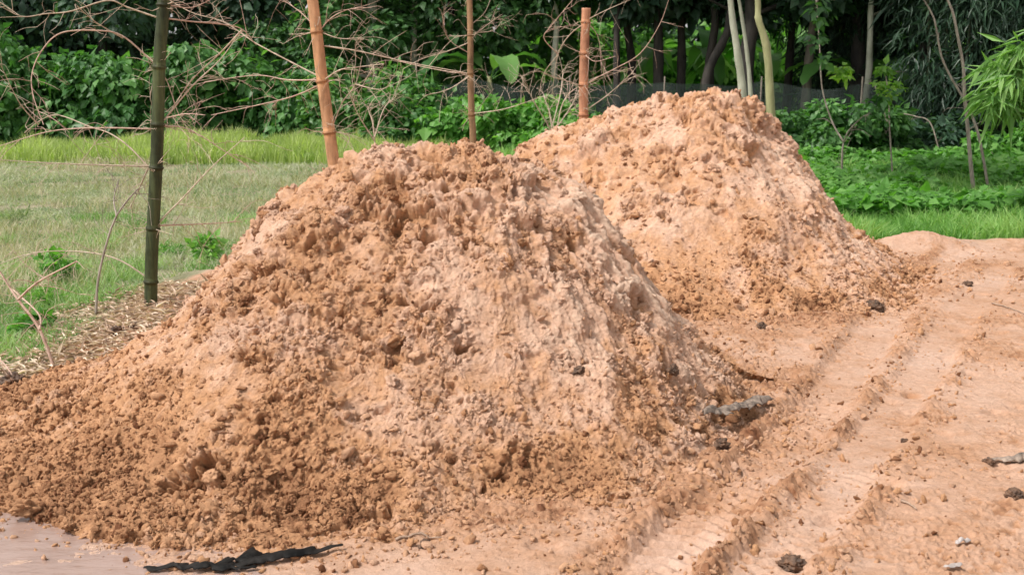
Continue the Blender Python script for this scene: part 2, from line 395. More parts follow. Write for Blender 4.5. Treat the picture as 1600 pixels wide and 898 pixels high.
def make_pile(name, fn, cx, cy, x0, x1, y0, y1, step, label, seed, flank, dents, knobs):
    gx = np.arange(x0, x1, step)
    gy = axis([(y0, cy + .35, step, step), (cy + .35, y1, step, step * 4)])
    X, Y = np.meshgrid(gx, gy); x = X.ravel(); y = Y.ravel(); ny_, nx_ = X.shape
    p0 = P3(x, y)
    wx = x + .13 * fbm(p0, .55, 3, seed) + .04 * fbm(p0, .14, 2, seed + 2); wy = y + .13 * fbm(p0, .55, 3, seed + 5) + .04 * fbm(p0, .14, 2, seed + 7)
    z = fn(wx, wy)
    Z = z.reshape(ny_, nx_)
    for _ in range(6):                                                     # soften table creases
        Z[1:-1, 1:-1] = (Z[1:-1, 1:-1] * 2 + Z[:-2, 1:-1] + Z[2:, 1:-1] + Z[1:-1, :-2] + Z[1:-1, 2:]) / 6
    zx = np.gradient(Z, gx, axis=1); zy = np.gradient(Z, gy, axis=0)
    nrm = np.stack([-zx.ravel(), -zy.ravel(), np.ones(len(x))], 1); nrm /= np.linalg.norm(nrm, axis=1)[:, None]
    z = Z.ravel(); p = np.stack([x, y, z], 1)
    topm = sst(.55, 1.2, z); low = sst(.55, .1, z)
    ang = np.arctan2(y - cy, x - cx); rad = np.hypot(x - cx, y - cy)
    fl = np.exp(-((((ang - flank + np.pi) % (2 * np.pi)) - np.pi) / .62) ** 2) * sst(.25, .6, rad)
    wv = np.stack([fbm(p, .12, 3, seed + 31), fbm(p, .12, 3, seed + 32), fbm(p, .12, 3, seed + 33)], 1)
    big = fbm(p, .5, 3, seed + 8) * .06
    ledge = clods(p + wv * .10, .24, seed + 3)                              # broken slabs near the crest
    L = (ledge - .45) * (.018 + .085 * topm)
    m1 = sst(-.12, .32, fbm(p, .30, 4, seed + 10))                           # where it is lumpy rather than crusted
    q1 = np.stack([rad * .50 + z * -.35, ang * 1.25, z * .25], 1)               # stretched down the slope
    am = sst(.30, .75, rad) * (.25 + .55 * fl)
    wf = np.stack([fbm(p, .035, 3, seed + 34), fbm(p, .035, 3, seed + 35), fbm(p, .035, 3, seed + 36)], 1)
    mixf = lambda a_, b_: a_ * (1 - am) + b_ * am
    c1 = mixf(clods(p + wv * .06 + wf * .03, .070, seed + 12), clods(q1 + wv * .06 + wf * .025, .046, seed + 13))
    c2 = mixf(clods(p + wf * .03, .031, seed + 14), clods(q1 + wf * .02, .022, seed + 15))
    c3 = clods(p + wf * .012, .0145, seed + 16)
    bl = mixf(billow(p + wv * .04, .11, 4, seed + 17), billow(q1 + wv * .04, .08, 4, seed + 19))
    q = np.stack([rad * .35, ang * 1.25, z * .4], 1)
    st = fbm(q, .05, 3, seed + 18)
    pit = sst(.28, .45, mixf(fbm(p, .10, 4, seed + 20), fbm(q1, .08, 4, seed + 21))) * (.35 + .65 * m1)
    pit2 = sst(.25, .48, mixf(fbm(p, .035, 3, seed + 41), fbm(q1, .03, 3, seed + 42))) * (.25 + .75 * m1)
    dn = np.zeros(len(p)); kn = np.zeros(len(p)); pw = p + wf * .085 + wv * .06
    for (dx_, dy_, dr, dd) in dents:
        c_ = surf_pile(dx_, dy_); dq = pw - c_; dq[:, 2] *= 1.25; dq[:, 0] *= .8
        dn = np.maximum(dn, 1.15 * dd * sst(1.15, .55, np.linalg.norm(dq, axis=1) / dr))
    for (dx_, dy_, dY, dr, dd) in knobs:
        c_ = at(dx_, dy_, dY) - np.array([0, 0, dr * .5]); kn = np.maximum(kn, dd * sst(1.25, .4, np.linalg.norm(pw - c_, axis=1) / dr))
    disp = -dn + kn - pit2 * .016 + big + L - .018 + (c1 - .4) * (.004 + .030 * m1) * (1 - .5 * fl) + (c2 - .4) * (.005 + .022 * m1) + (c3 - .4) * .010 + bl * (.009 + .010 * m1) + fl * st * .042 \
        + fbm(p, .014, 2, seed + 22) * .0045 - pit * .055
    p2_ = p + nrm * disp[:, None]
    p2_[:, :2] += (wv[:, :2] * .010)
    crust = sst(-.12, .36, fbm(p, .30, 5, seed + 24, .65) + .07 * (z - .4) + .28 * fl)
    moist_shade = .50 - .24 * crust - .10 * (c1 - .45) - .10 * (c2 - .4) + .13 * low + .14 * fbm(p, .05, 3, seed + 26) + .25 * pit + .06 * m1 + .22 * pit2 + 2.2 * dn  # damp and crust tone, plus shade painted into pits, dents and clod gaps
    moist_shade = moist_shade - .26 * fl * sst(-.05, .35, st) + .10 * sst(.25, .0, z) + .12 * topm * (.45 - ledge)  # pale flank streaks, damp toe, painted darkening between crest slabs
    I = (np.arange(ny_ - 1)[:, None] * nx_ + np.arange(nx_ - 1)[None]).ravel()
    keepf = (z.reshape(ny_, nx_)[:-1, :-1].ravel() > -.16)
    I = I[keepf]; F = np.stack([I, I + 1, I + nx_ + 1, I + nx_], 1)
    used = np.zeros(len(x), bool); used[F.ravel()] = True; new = np.cumsum(used) - 1
    V = p2_[used]; F = new[F]
    moist_shade = moist_shade[used]; wet = np.zeros(len(V))
    # loose crumbs lying on the slope, part of the heap itself
    zz = p[used][:, 2]; nn = nrm[used]
    cand = np.where((zz > -.07) & (V[:, 1] < cy + .5))[0]
    w = .15 + 1.3 * sst(.6, .0, zz[cand]) ** 1.5 + .9 * m1[used][cand] * sst(1.2, .5, zz[cand]); w /= w.sum()
    k = 27000 if step < .007 else 15000
    sel = rng.choice(cand, k, p=w); sc = np.clip(np.exp(rng.normal(math.log(.0052), .55, k)), .0025, .028)
    sc = sc * (1 if step < .007 else 1.25)
    ids = rng.integers(0, len(CL), k); n0 = len(V); VV = [V]; FF = [np.concatenate([F[:, [0, 1, 2]], F[:, [0, 2, 3]]])]; MM = [moist_shade]
    for c in range(len(CL)):
        s_ = sel[ids == c]; 
        v_, f_, a_ = scatter(CL[c][0], CL[c][1], V[s_] + nn[s_] * sc[ids == c][:, None] * .35, rot_rand(len(s_)), sc[ids == c][:, None] * (1, 1, .8) * (.8 + .4 * rng.random((len(s_), 3))), moist_shade[s_] + .22 * rng.random(len(s_)) - .08 + .30 * (rng.random(len(s_)) < .10))
        VV.append(v_); FF.append(f_ + n0); MM.append(a_); n0 += len(v_)
    # bigger half buried lumps
    k = 1500 if step < .007 else 1100; w2 = (.10 + m1[used][cand] + .8 * topm[used][cand]); w2 /= w2.sum(); sel = rng.choice(cand, k, p=w2)
    sc = np.clip(np.exp(rng.normal(math.log(.017), .38, k)), .01, .042); ids = rng.integers(0, len(CLB), k)
    for c in range(len(CLB)):
        s_ = sel[ids == c]
        v_, f_, a_ = scatter(CLB[c][0], CLB[c][1], V[s_] - nn[s_] * sc[ids == c][:, None] * .15, rot_rand(len(s_)), sc[ids == c][:, None] * (.8 + .4 * rng.random((len(s_), 3))), moist_shade[s_] + .18 * rng.random(len(s_)) - .06 + .30 * (rng.random(len(s_)) < .12))
        VV.append(v_); FF.append(f_ + n0); MM.append(a_); n0 += len(v_)
    V = np.concatenate(VV); org = np.array([cx, cy, 0]); 
    o = mesh_np(name, V - org, np.concatenate(FF), M_SAND, None, {'moist_shade': np.concatenate(MM), 'wet': np.zeros(len(V))})
    o.location = org
    return tag(o, label, 'sand pile')
# clod templates
def ico(sub):
    import bmesh
    bm = bmesh.new(); bmesh.ops.create_icosphere(bm, subdivisions=sub, radius=1); bm.verts.ensure_lookup_table()
    V = np.array([v.co[:] for v in bm.verts]); F = np.array([[v.index for v in f.verts] for f in bm.faces]); bm.free(); return V, F
IV, IF = ico(2); IV3, IF3 = ico(4)
CL = []
for k in range(14):
    d = 1 + .95 * fbm(IV + 9.1 * k, .75, 3, k, .75) + .22 * (clods(IV * 1. + 3.3 * k, .7, k) - .5) + .10 * rng.normal(size=len(IV)); V_ = IV * d[:, None] * (1.15, .6 + .4 * random.random(), .45 + .4 * random.random()); CL.append((V_, IF))
CLB = []
for k in range(10):
    V0, F0 = ico(4); d = 1 + .8 * fbm(V0 + 7.7 * k, .8, 4, 200 + k, .75) + .6 * (clods(V0 + 4.4 * k, .5, 220 + k) - .5); CLB.append((V0 * d[:, None] * (1.1, .85, .7), F0))
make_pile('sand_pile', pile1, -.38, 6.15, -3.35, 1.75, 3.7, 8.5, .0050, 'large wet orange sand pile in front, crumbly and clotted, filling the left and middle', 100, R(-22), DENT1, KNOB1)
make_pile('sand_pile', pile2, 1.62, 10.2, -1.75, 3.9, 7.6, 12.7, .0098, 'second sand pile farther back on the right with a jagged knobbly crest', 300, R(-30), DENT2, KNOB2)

# ------------------------------------------------------------------ loose crumbs on the yard
k = 42000; cx_ = rng.uniform(-3, 5.5, k); cy_ = 3.7 + 8 * rng.random(k) ** 1.5; pp = P3(cx_, cy_)
d1, _a = pdist(cx_, cy_, TR[0]); d2, _a = pdist(cx_, cy_, TR[1]); p1z, p2z = pile1(cx_, cy_), pile2(cx_, cy_)
w = .05 + 1.2 * np.exp(-((np.abs(d1) - .2) / .08) ** 2) + .9 * np.exp(-((np.abs(d2) - .19) / .07) ** 2) + 2.0 * sst(-.20, 0, p1z) + 1.6 * sst(-.2, 0, p2z) + .35 * sst(.1, .4, fbm(pp, .5, 3, 61))
w *= (p1z < .03) & (p2z < .03) & (yard_sd(cx_, cy_) < -.05) & ~((cx_ < -1.2) & (cy_ < 4.3) & (rng.random(k) > .55))
s_ = rng.random(k) < w; cx_, cy_ = cx_[s_], cy_[s_]; k = len(cx_)
sc = np.clip(np.exp(rng.normal(math.log(.0050), .6, k)), .0022, .022); ids = rng.integers(0, len(CL), k)
VV = []; FF = []; AA = []; n0 = 0; zz = gz(cx_, cy_)
for c in range(len(CL)):
    q = ids == c; v_, f_, a_ = scatter(CL[c][0], CL[c][1], np.stack([cx_[q], cy_[q], zz[q] + sc[q] * .3], 1), rot_rand(q.sum()), sc[q][:, None] * (.8 + .4 * rng.random((q.sum(), 3))), .38 + .28 * rng.random(q.sum()) + .35 * (rng.random(q.sum()) < .12))
    VV.append(v_); FF.append(f_ + n0); AA.append(a_); n0 += len(v_)
V = np.concatenate(VV)
tag(mesh_np('sand_crumbs', V, np.concatenate(FF), M_SAND, None, {'moist_shade': np.concatenate(AA), 'wet': np.zeros(len(V))}), 'small loose sand crumbs strewn over the yard', 'sand crumbs', kind='stuff')
# ------------------------------------------------------------------ small things lying on the yard
def gpz(px, py):
    q = gp(px, py)
    for _ in range(4): q = gp(px, py, float(gz(q[0], q[1])[0]))
    return q
M_DARK = bark_mat('dark_wet_earth', (.03, .017, .011), (.17, .09, .05), 30, .7, (1, 1, 1), .004)
def surf(px, py):
    """first point of the photo ray on the piles or the ground (coarse)"""
    d = ray(px, py); t = np.linspace(3, 16, 2600); P = d[None] * t[:, None]; P[:, 2] += CAM_H
    h = np.maximum(np.maximum(pile1(P[:, 0], P[:, 1]), pile2(P[:, 0], P[:, 1])), gz(P[:, 0], P[:, 1]))
    i = int(np.argmax(P[:, 2] < h)); return np.array([P[i, 0], P[i, 1], h[i]])
CV, CF = ico(5)
clod_spec = [
    (1052, 580, .040, 'round dark clod at the right foot of the front pile'),
    (905, 582, .036, 'dark angular clod stuck in the right flank of the front pile'),
    (1127, 697, .048, 'blocky dark clod between the front pile and the tyre track'),
    (1366, 482, .075, 'largest dark clod, lying alone at the foot of the back pile'),
    (1512, 446, .050, 'dark clod on the far right of the yard near the grass'),
    (1413, 690, .022, 'small dark clod alone in the middle of the right yard'),
    (1150, 470, .030, 'brown clod in the hollow between both piles'),
    (1190, 512, .050, 'split dark clod on the sand right of the hollow between the piles'),
    (665, 852, .030, 'dark clod by the bottom edge in front of the front pile'),
    (275, 853, .028, 'orange brown clod on the wet sand beside the puddle'),
    (105, 822, .040, 'flat brown clod half sunk at the edge of the puddle'),
    (40, 797, .060, 'wide brown clod at the left foot of the front pile'),
    (1235, 885, .055, 'black knobbly clod at the bottom edge between the tyre tracks'),
    (1585, 777, .045, 'dark clod at the right edge of the photo below the grey leaf'),
    (240, 852, .022, 'smallest brown clod on the wet sand beside the puddle'),
    (182, 522, .070, 'black charred lump on the dry leaf litter'),
    (208, 508, .040, 'small black lump behind the charred lump on the litter'),
    (36, 530, .07, 'flat black lump in the weeds at the left edge of the photo'),
    (22, 600, .08, 'dark rotten lump at the left edge where the sand begins'),
    (1545, 722, .03, 'black crumb touching the tip of the grey leaf at right'),
]
for k, (px, py, r_, lab) in enumerate(clod_spec):
    d = 1 + .75 * fbm(CV + 5.3 * k, .7, 4, 40 + k, .65) + .45 * (clods(CV + 2.1 * k, .55, 60 + k) - .5); r_ *= .72
    V_ = CV * d[:, None] * np.array([1.15, .85, .75]) * r_
    q = surf(px, py); brown = lab.find('brown') >= 0
    nv = len(V_)
    o = mesh_np('earth_clod', V_, CF, M_SAND if brown else M_DARK, None, {'moist_shade': np.full(nv, .72), 'wet': np.full(nv, .2), 'v': np.full(nv, .5)})
    o.location = q + np.array([0, 0, r_ * .22]); o.rotation_euler[2] = random.random() * 6
    tag(o, lab, 'clod', 'dark clods lying about')
# curled dead leaves
def curl_leaf(name, px0, py0, px1, py1, w, h, m, label, cat, seed, lift=.012):
    a, b = surf(px0, py0), surf(px1, py1); L = np.linalg.norm(b - a); nu, nv = 46, 16
    u, v = np.meshgrid(np.linspace(0, 1, nu), np.linspace(-1, 1, nv), indexing='ij'); u = u.ravel(); v = v.ravel()
    t = (b - a) / L; s_ = np.array([-t[1], t[0], 0]); prof = np.sin(np.pi * np.clip(u * .96 + .02, 0, 1)) ** .55
    P = a[None] + t[None] * (u * L)[:, None] + s_[None] * (v * w * prof * (.62 + .75 * fbm(np.stack([u * L, np.sign(v) * .4 + seed, u * 0], 1), .035, 3, seed + 3)))[:, None]
    arc = h * (1 - v ** 2) * prof * (.7 + .35 * np.sin(2.2 * u * np.pi + seed))
    nz = fbm(P * 1.0, .05, 3, seed)
    nz = nz + .35 * fbm(P, .018, 3, seed + 9); P[:, 2] = np.maximum(gz(P[:, 0], P[:, 1]), a[2] * (1 - u) + b[2] * u) + lift + np.abs(arc) + nz * h * .5; P[:, :2] += (nz * w * .35)[:, None]
    I = (np.arange(nu - 1)[:, None] * nv + np.arange(nv - 1)[None]).ravel(); F = np.stack([I, I + 1, I + nv + 1, I + nv], 1)
    o = mesh_np(name, P - a, F, m, None, {'v': np.clip(.5 + nz, 0, 1)}); o.location = a
    sm = o.modifiers.new('thick', 'SOLIDIFY'); sm.thickness = .003
    return tag(o, label, cat)
M_GREYLEAF = bark_mat('grey_dead_leaf', (.045, .035, .028), (.33, .25, .195), 30, .7, (1, 1, 1), .004)
M_BLACK = bark_mat('black_rotten_sheet', (.004, .004, .004), (.022, .019, .017), 18, .6, (1, 1, 1), .006)
curl_leaf('dead_leaf', 1098, 650, 1152, 642, .048, .028, M_GREYLEAF, 'curled grey dead leaf with a dark hollow, left of the pair beside the track', 'dead leaf', 1)
curl_leaf('dead_leaf', 1140, 642, 1202, 628, .065, .038, M_GREYLEAF, 'curled grey brown dead leaf, right one of the pair beside the tyre track', 'dead leaf', 2)
curl_leaf('dead_leaf', 1548, 720, 1625, 722, .035, .03, M_GREYLEAF, 'long grey dead leaf cut by the right edge of the photo', 'dead leaf', 3)
M_BLACK.node_tree.nodes['Principled BSDF'].inputs['Specular IOR Level'].default_value = .12
curl_leaf('black_sheet', 225, 892, 400, 893, .040, .014, M_BLACK, 'ragged black rotten sheet at the bottom edge beside the puddle', 'rotten sheet', 4)
curl_leaf('black_sheet', 350, 890, 535, 858, .034, .016, M_BLACK, 'long narrow black rotten strip tapering to the right at the bottom edge', 'rotten sheet', 5)
curl_leaf('black_sheet', 300, 896, 420, 872, .05, .028, M_BLACK, 'peaked middle flap of the black rotten sheet at the bottom edge', 'rotten sheet', 8)
M_WHITE = bark_mat('pale_plastic', (.30, .25, .22), (.52, .47, .46), 12, .45, (1, 1, 1), .004)
curl_leaf('plastic_scrap', 1494, 856, 1514, 850, .014, .012, M_WHITE, 'small whitish plastic scrap on the lower right sand', 'plastic scrap', 6)
curl_leaf('plastic_scrap', 1475, 893, 1500, 888, .018, .008, M_WHITE, 'flat whitish plastic scrap at the bottom edge on the right', 'plastic scrap', 7)
M_STICK = bark_mat('grey_stick', (.20, .13, .09), (.42, .30, .22), 60, .8, (1, 1, 1), .002)
for px0, py0, px1, py1, lab in ((1408, 784, 1432, 798, 'short dark stick on the lower right sand'), (1550, 475, 1600, 492, 'thin dark root lying at the right side near the far edge'),
        (618, 846, 690, 842, 'thin stick lying before the front pile'), (1180, 505, 1222, 520, 'short twig beside the split dark clod')):
    a, b = gpz(px0, py0), gpz(px1, py1); P = spline([a, (a + b) / 2 + np.array([0, .02, 0]), b], 12); P[:, 2] = gz(P[:, 0], P[:, 1]) + .008
    V_, F_ = tube(P - a, np.linspace(.006, .003, 12)); o = mesh_np('stick', V_, F_, M_STICK); o.location = a; tag(o, lab, 'stick')

# ------------------------------------------------------------------ leaf shapes
BROAD = (np.array([(0, 0, 0), (-.34, .38, .07), (.34, .38, .07), (0, .45, 0), (0, 1, -.10)]), np.array([(0, 2, 3), (0, 3, 1), (3, 2, 4), (3, 4, 1)]))
SLIM = (np.array([(0, 0, 0), (-.075, .35, .02), (.075, .35, .02), (0, 1, -.14)]), np.array([(0, 2, 3), (0, 3, 1)]))
BLADE = (np.array([(-.5, 0, 0), (.5, 0, 0), (-.38, .5, .0), (.38, .5, .0), (0, 1, 0)]), np.array([(0, 1, 3), (0, 3, 2), (2, 3, 4)]))
def unit(v): return v / (np.linalg.norm(v, axis=1)[:, None] + 1e-9)
def leaves(cen, rad, n, size, droop=.5, shape=BROAD, flat=(1, 1, .75), inner=.45, minz=.02, vb=.0, up=.7):
    """n leaves round clump centres; returns V,F,v"""
    cen = np.asarray(cen); rad = np.broadcast_to(np.asarray(rad, float), (len(cen),))
    w = rad ** 2; ids = rng.choice(len(cen), n, p=w / w.sum()); d = unit(rng.normal(size=(n, 3)))
    rr = inner + (1 - inner) * rng.random(n) ** .45
    pos = cen[ids] + d * rr[:, None] * rad[ids][:, None] * np.array(flat) + rng.normal(size=(n, 3)) * .06 * rad[ids][:, None]
    t = unit(d * np.array([1, 1, .3]) + rng.normal(size=(n, 3)) * .55 - np.array([0, 0, droop])); nn = unit(d + np.array([0, 0, up]) + rng.normal(size=(n, 3)) * .35)
    cv = rng.random(len(cen))
    v = np.clip(.5 * rng.random(n) + .5 * cv[ids] * rng.random(n) ** .3 + vb, 0, 1)
    k = pos[:, 2] > minz
    return scatter(shape[0], shape[1], pos[k], frame(t, nn)[k], size * np.exp(rng.normal(0, .28, n))[k], v[k])
def crown_obj(name, cen, rad, n, size, m, parent=None, **k):
    V, F, v = leaves(cen, rad, n, size, **k); return mesh_np(name, V, F, m, parent, {'v': v}, smooth=False)

L_HEDGE = leaf_mat('hedge_leaf', (.03, .095, .03), (.085, .21, .06), (.19, .37, .11), .4)
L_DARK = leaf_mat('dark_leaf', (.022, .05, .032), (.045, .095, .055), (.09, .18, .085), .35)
L_MID = leaf_mat('mid_leaf', (.03, .08, .03), (.07, .17, .05), (.15, .30, .09), .4)
L_YELL = leaf_mat('yellow_green_leaf', (.08, .18, .03), (.17, .32, .05), (.34, .46, .07), .45)
L_WEED = leaf_mat('weed_leaf', (.06, .16, .035), (.13, .31, .065), (.26, .46, .13), .45)
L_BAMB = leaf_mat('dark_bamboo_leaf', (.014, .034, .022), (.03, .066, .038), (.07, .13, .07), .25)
L_BRIGHT = leaf_mat('bright_bamboo_leaf', (.09, .20, .05), (.18, .34, .09), (.34, .50, .20), .4)
L_BANANA = leaf_mat('banana_leaf', (.10, .26, .06), (.20, .42, .12), (.34, .56, .24), .5, .35)
L_FIELD = leaf_mat('field_grass_blade', (.15, .23, .11), (.33, .37, .23), (.50, .48, .38), .35, .6, .2)
L_GREEN = leaf_mat('green_grass_blade', (.08, .21, .04), (.19, .38, .09), (.34, .50, .17), .4, .5, .3)
L_STRAW = leaf_mat('straw_blade', (.24, .25, .12), (.42, .38, .25), (.55, .48, .36), .3, .6, .2)
L_WEEDY = leaf_mat('weedy_blade', (.09, .20, .05), (.20, .34, .11), (.38, .48, .24), .4, .5, .3)
L_RICE = leaf_mat('rice_blade', (.24, .33, .10), (.40, .47, .17), (.54, .58, .28), .5, .5, .3)
L_DRY = leaf_mat('dry_leaf', (.24, .16, .12), (.58, .43, .33), (.78, .66, .54), .1, .7, .2)
T_DARK = bark_mat('dark_bark', (.012, .010, .009), (.05, .04, .033), 9)
T_GREY = bark_mat('pale_grey_bark', (.20, .21, .15), (.46, .45, .36), 7, .8, (1, 1, .3))
T_OLIVE = bark_mat('olive_bark', (.16, .17, .07), (.36, .34, .18), 7, .8, (1, 1, .3))
T_MID = bark_mat('brown_grey_bark', (.06, .05, .04), (.20, .17, .13), 8)

# ------------------------------------------------------------------ grass
def blades(name, x, y, hlo, hhi, w, m, label, cat, lean=.35, vb=None, patch_seed=0, base=0.):
    n = len(x); z_ = gz(x, y) - .01; pt = 1.25 * fbm(P3(x, y), .8, 4, patch_seed, .65)
    h = (hlo + (hhi - hlo) * rng.random(n)) * (1 + .8 * pt)
    a = rng.random(n) * 2 * np.pi; t = unit(np.stack([np.cos(a) * lean * rng.random(n) * 2, np.sin(a) * lean * rng.random(n) * 2, np.ones(n)], 1))
    nn = unit(np.stack([rng.normal(size=n) * .7, -np.ones(n), rng.random(n)], 1))
    v = np.clip(.5 + .75 * pt + rng.normal(size=n) * .18, 0, 1) if vb is None else np.clip(vb + rng.normal(size=n) * .2, 0, 1)
    V, F, vv = scatter(BLADE[0], BLADE[1], np.stack([x, y, z_ + base], 1), frame(t, nn), np.stack([w * (.6 + .8 * rng.random(n)) * (.6 + y / 18), h, h], 1), v)
    k = V.reshape(n, -1, 3); tip = k[:, 4] + np.stack([np.cos(a), np.sin(a), -.6 * np.ones(n)], 1) * (h * .28 * rng.random(n))[:, None]; k[:, 4] = tip
    o = mesh_np(name, k.reshape(-1, 3), F, m, None, {'v': vv}, smooth=False); return tag(o, label, cat, kind='stuff')
n = 260000; y_ = 6.6 + 21 * rng.random(n) ** .85; x_ = rng.uniform(-.62, .30, n) * y_ - 1
k = (yard_sd(x_, y_) > .10 + .25 * rng.random(n)) & (x_ < 1.5) & (fbm(P3(x_, y_), .5, 3, 9) > -.22 + .5 * (y_ < 9.5) * rng.random(n)); x_, y_ = x_[k], y_[k]
blades('field_grass', x_, y_, .035, .13, .0065, L_FIELD, 'short pale dull green grass covering the field on the left', 'grass', .8, patch_seed=5)
n = 34000; y_ = rng.uniform(9, 23, n); x_ = rng.uniform(-.6, .05, n) * y_
k = (yard_sd(x_, y_) > .2) & (fbm(P3(x_, y_), 1.4, 4, 29) > .0); x_, y_ = x_[k], y_[k]
blades('tall_field_grass', x_, y_, .12, .27, .0045, L_STRAW, 'taller straw coloured grass stalks scattered over the left field', 'grass', .45, patch_seed=15)
n = 90000; y_ = rng.uniform(7, 14.5, n); x_ = rng.uniform(-6.5, -1.2, n)
k = (yard_sd(x_, y_) > .06) & (fbm(P3(x_, y_), .6, 4, 19) > .02 + .035 * (y_ - 8)); x_, y_ = x_[k], y_[k]
blades('weedy_grass', x_, y_, .04, .15, .006, L_WEEDY, 'fresher green weedy grass along the near edge of the left field', 'grass', .5, patch_seed=6)
n = 230000; y_ = 11.4 + 15 * rng.random(n) ** 1.1; x_ = rng.uniform(-.03, .62, n) * y_ + .4
k = yard_sd(x_, y_) > .05 + .05 * rng.random(n); x_, y_ = x_[k], y_[k]
blades('green_grass', x_, y_, .06, .30, .0085, L_GREEN, 'lush bright green grass beyond the yard on the right', 'grass', .5, patch_seed=8)
n = 36000; y_ = 25.4 - 3.6 * rng.random(n) ** 1.7; x_ = rng.uniform(-9.4, -1.6, n) + .4 * np.sin(y_ * 3)
k = fbm(P3(x_, y_), .8, 2, 3) > -.8
blades('rice_seedlings', x_[k], y_[k], .20, .44, .012, L_RICE, 'bright yellow green strip of young rice at the far side of the field', 'rice', .16, patch_seed=11)
# weeds and ground cover under the trees on the right
def cover(name, n, y0, y1, u0, u1, hmax, size, m, label, seed, vb=0., shape=BROAD):
    y_ = rng.uniform(y0, y1, n); x_ = rng.uniform(u0, u1, n) * y_; hgt = hmax * (.25 + .75 * sst(-.4, .45, fbm(P3(x_, y_), 1.3, 3, seed)))
    z_ = gz(x_, y_) + hgt * rng.random(n) ** .6; d = unit(rng.normal(size=(n, 3)) * np.array([1, 1, .3]) + np.array([0, -.2, -.1]))
    V, F, v = scatter(shape[0], shape[1], np.stack([x_, y_, z_], 1), frame(d, unit(rng.normal(size=(n, 3)) * .45 + np.array([0, -.25, 1]))), size * np.exp(rng.normal(0, .3, n)), np.clip(.25 + .5 * sst(-.3, .4, fbm(P3(x_, y_), .9, 3, seed + 1)) * rng.random(n) + .3 * (z_ / hmax) + vb, 0, 1))
    return tag(mesh_np(name, V, F, m, None, {'v': v}, smooth=False), label, 'ground cover', kind='stuff')
cover('weed_cover', 34000, 13.8, 22.5, .16, .55, .42, .12, L_WEED, 'leafy green weeds mixed with grass before the right hand wood', 61)
cover('undergrowth', 26000, 22.5, 31, .10, .60, .55, .15, L_MID, 'dark leafy undergrowth on the floor of the wood', 63)

# ------------------------------------------------------------------ woody plants
def trunk_mb(base, pts, r0, r1, seg=8, n=18):
    P = spline(pts, n); P[:, :2] += np.stack([fbm(P3(P[:, 2], np.full(n, base[0])), .9, 2, 4), fbm(P3(P[:, 2], np.full(n, base[0] + 9)), .9, 2, 5)], 1) * r0 * .6
    return tube(P, np.linspace(r0, r1, n) * (1 + .08 * np.sin(np.arange(n) * 2.3)), seg)
def tree(name, px, Y, h, r, lean, mt, ml, label, group, nl=3500, size=.2, low=2.2, spread=1.6, trunk_px=None, droop=.6, crown_n=9, cr=.9, branches=True, flat=(1, 1, .75), shape=BROAD):
    b = at(px, 200, Y); b[2] = float(gz(b[0], b[1])[0]) - .05; root = empty(name, b)
    tag(root, label, 'tree', group)
    if trunk_px: pts = [at(q[0], q[1], Y) - b for q in trunk_px]; pts = pts + [pts[-1] + (pts[-1] - pts[-2]) / max(.1, (pts[-1] - pts[-2])[2]) * 1.5, ]; pts.append(np.array([pts[-1][0] + .2, .3, h * .85]))
    else: pts = [np.zeros(3), np.array([lean * .3, 0, h * .35]), np.array([lean, .2, h * .85])]
    mb = MB(); mb.add(*trunk_mb(b, pts, r, r * .35)); top = np.array(pts[-1]); cen = []
    for k in range(crown_n):
        a = k * 2.4 + random.random(); zz_ = low + (h - low) * ((k + .5) / crown_n); rr_ = spread * (.35 + .65 * random.random()) * (1.15 - .5 * zz_ / h)
        f = min(1, zz_ / (h * .85)); st = np.array([np.interp(zz_ * .85, [p[2] for p in pts], [p[0] for p in pts]), np.interp(zz_ * .85, [p[2] for p in pts], [p[1] for p in pts]), zz_ * .8])
        c = np.array([st[0] + rr_ * math.cos(a), st[1] + rr_ * math.sin(a), zz_]); cen.append(c)
        if branches: mb.add(*tube(spline([st, (st + c) / 2 + np.array([0, 0, -.1]), c], 6), np.linspace(r * .3, r * .06, 6), 5))
    mb.build('trunk', mt, root)
    crown_obj('crown', cen, cr * (.7 + .6 * rng.random(len(cen))), nl, size, ml, root, droop=droop, minz=.3, flat=flat, shape=shape)
    return root
def shrub(name, px, Y, h, w, ml, label, group, nl, size, droop=.5, dep=.9, k=9, vb=0., cat='shrub'):
    b = at(px, 200, Y); b[2] = float(gz(b[0], b[1])[0]); root = empty(name, b); tag(root, label, cat, group)
    cen = [np.array([rng.uniform(-.5, .5) * w, rng.uniform(-.5, .5) * dep, h * (.28 + .5 * ((i % 3) / 2)) * rng.uniform(.85, 1.1)]) for i in range(k)]
    mb = MB()
    for c in cen: mb.add(*tube(spline([np.array([rng.normal() * .08, rng.normal() * .08, -.05]), c * np.array([.4, .4, .55]), c], 6), np.linspace(.022, .006, 6), 5))
    mb.build('stem', T_MID, root)
    crown_obj('foliage', cen, h * .27 * (.8 + .5 * rng.random(k)), nl, size, ml, root, droop=droop, minz=.08, vb=vb, flat=(1.15, 1, .85))
    return root
G1 = 'broad leaved shrubs of the hedge behind the rice'
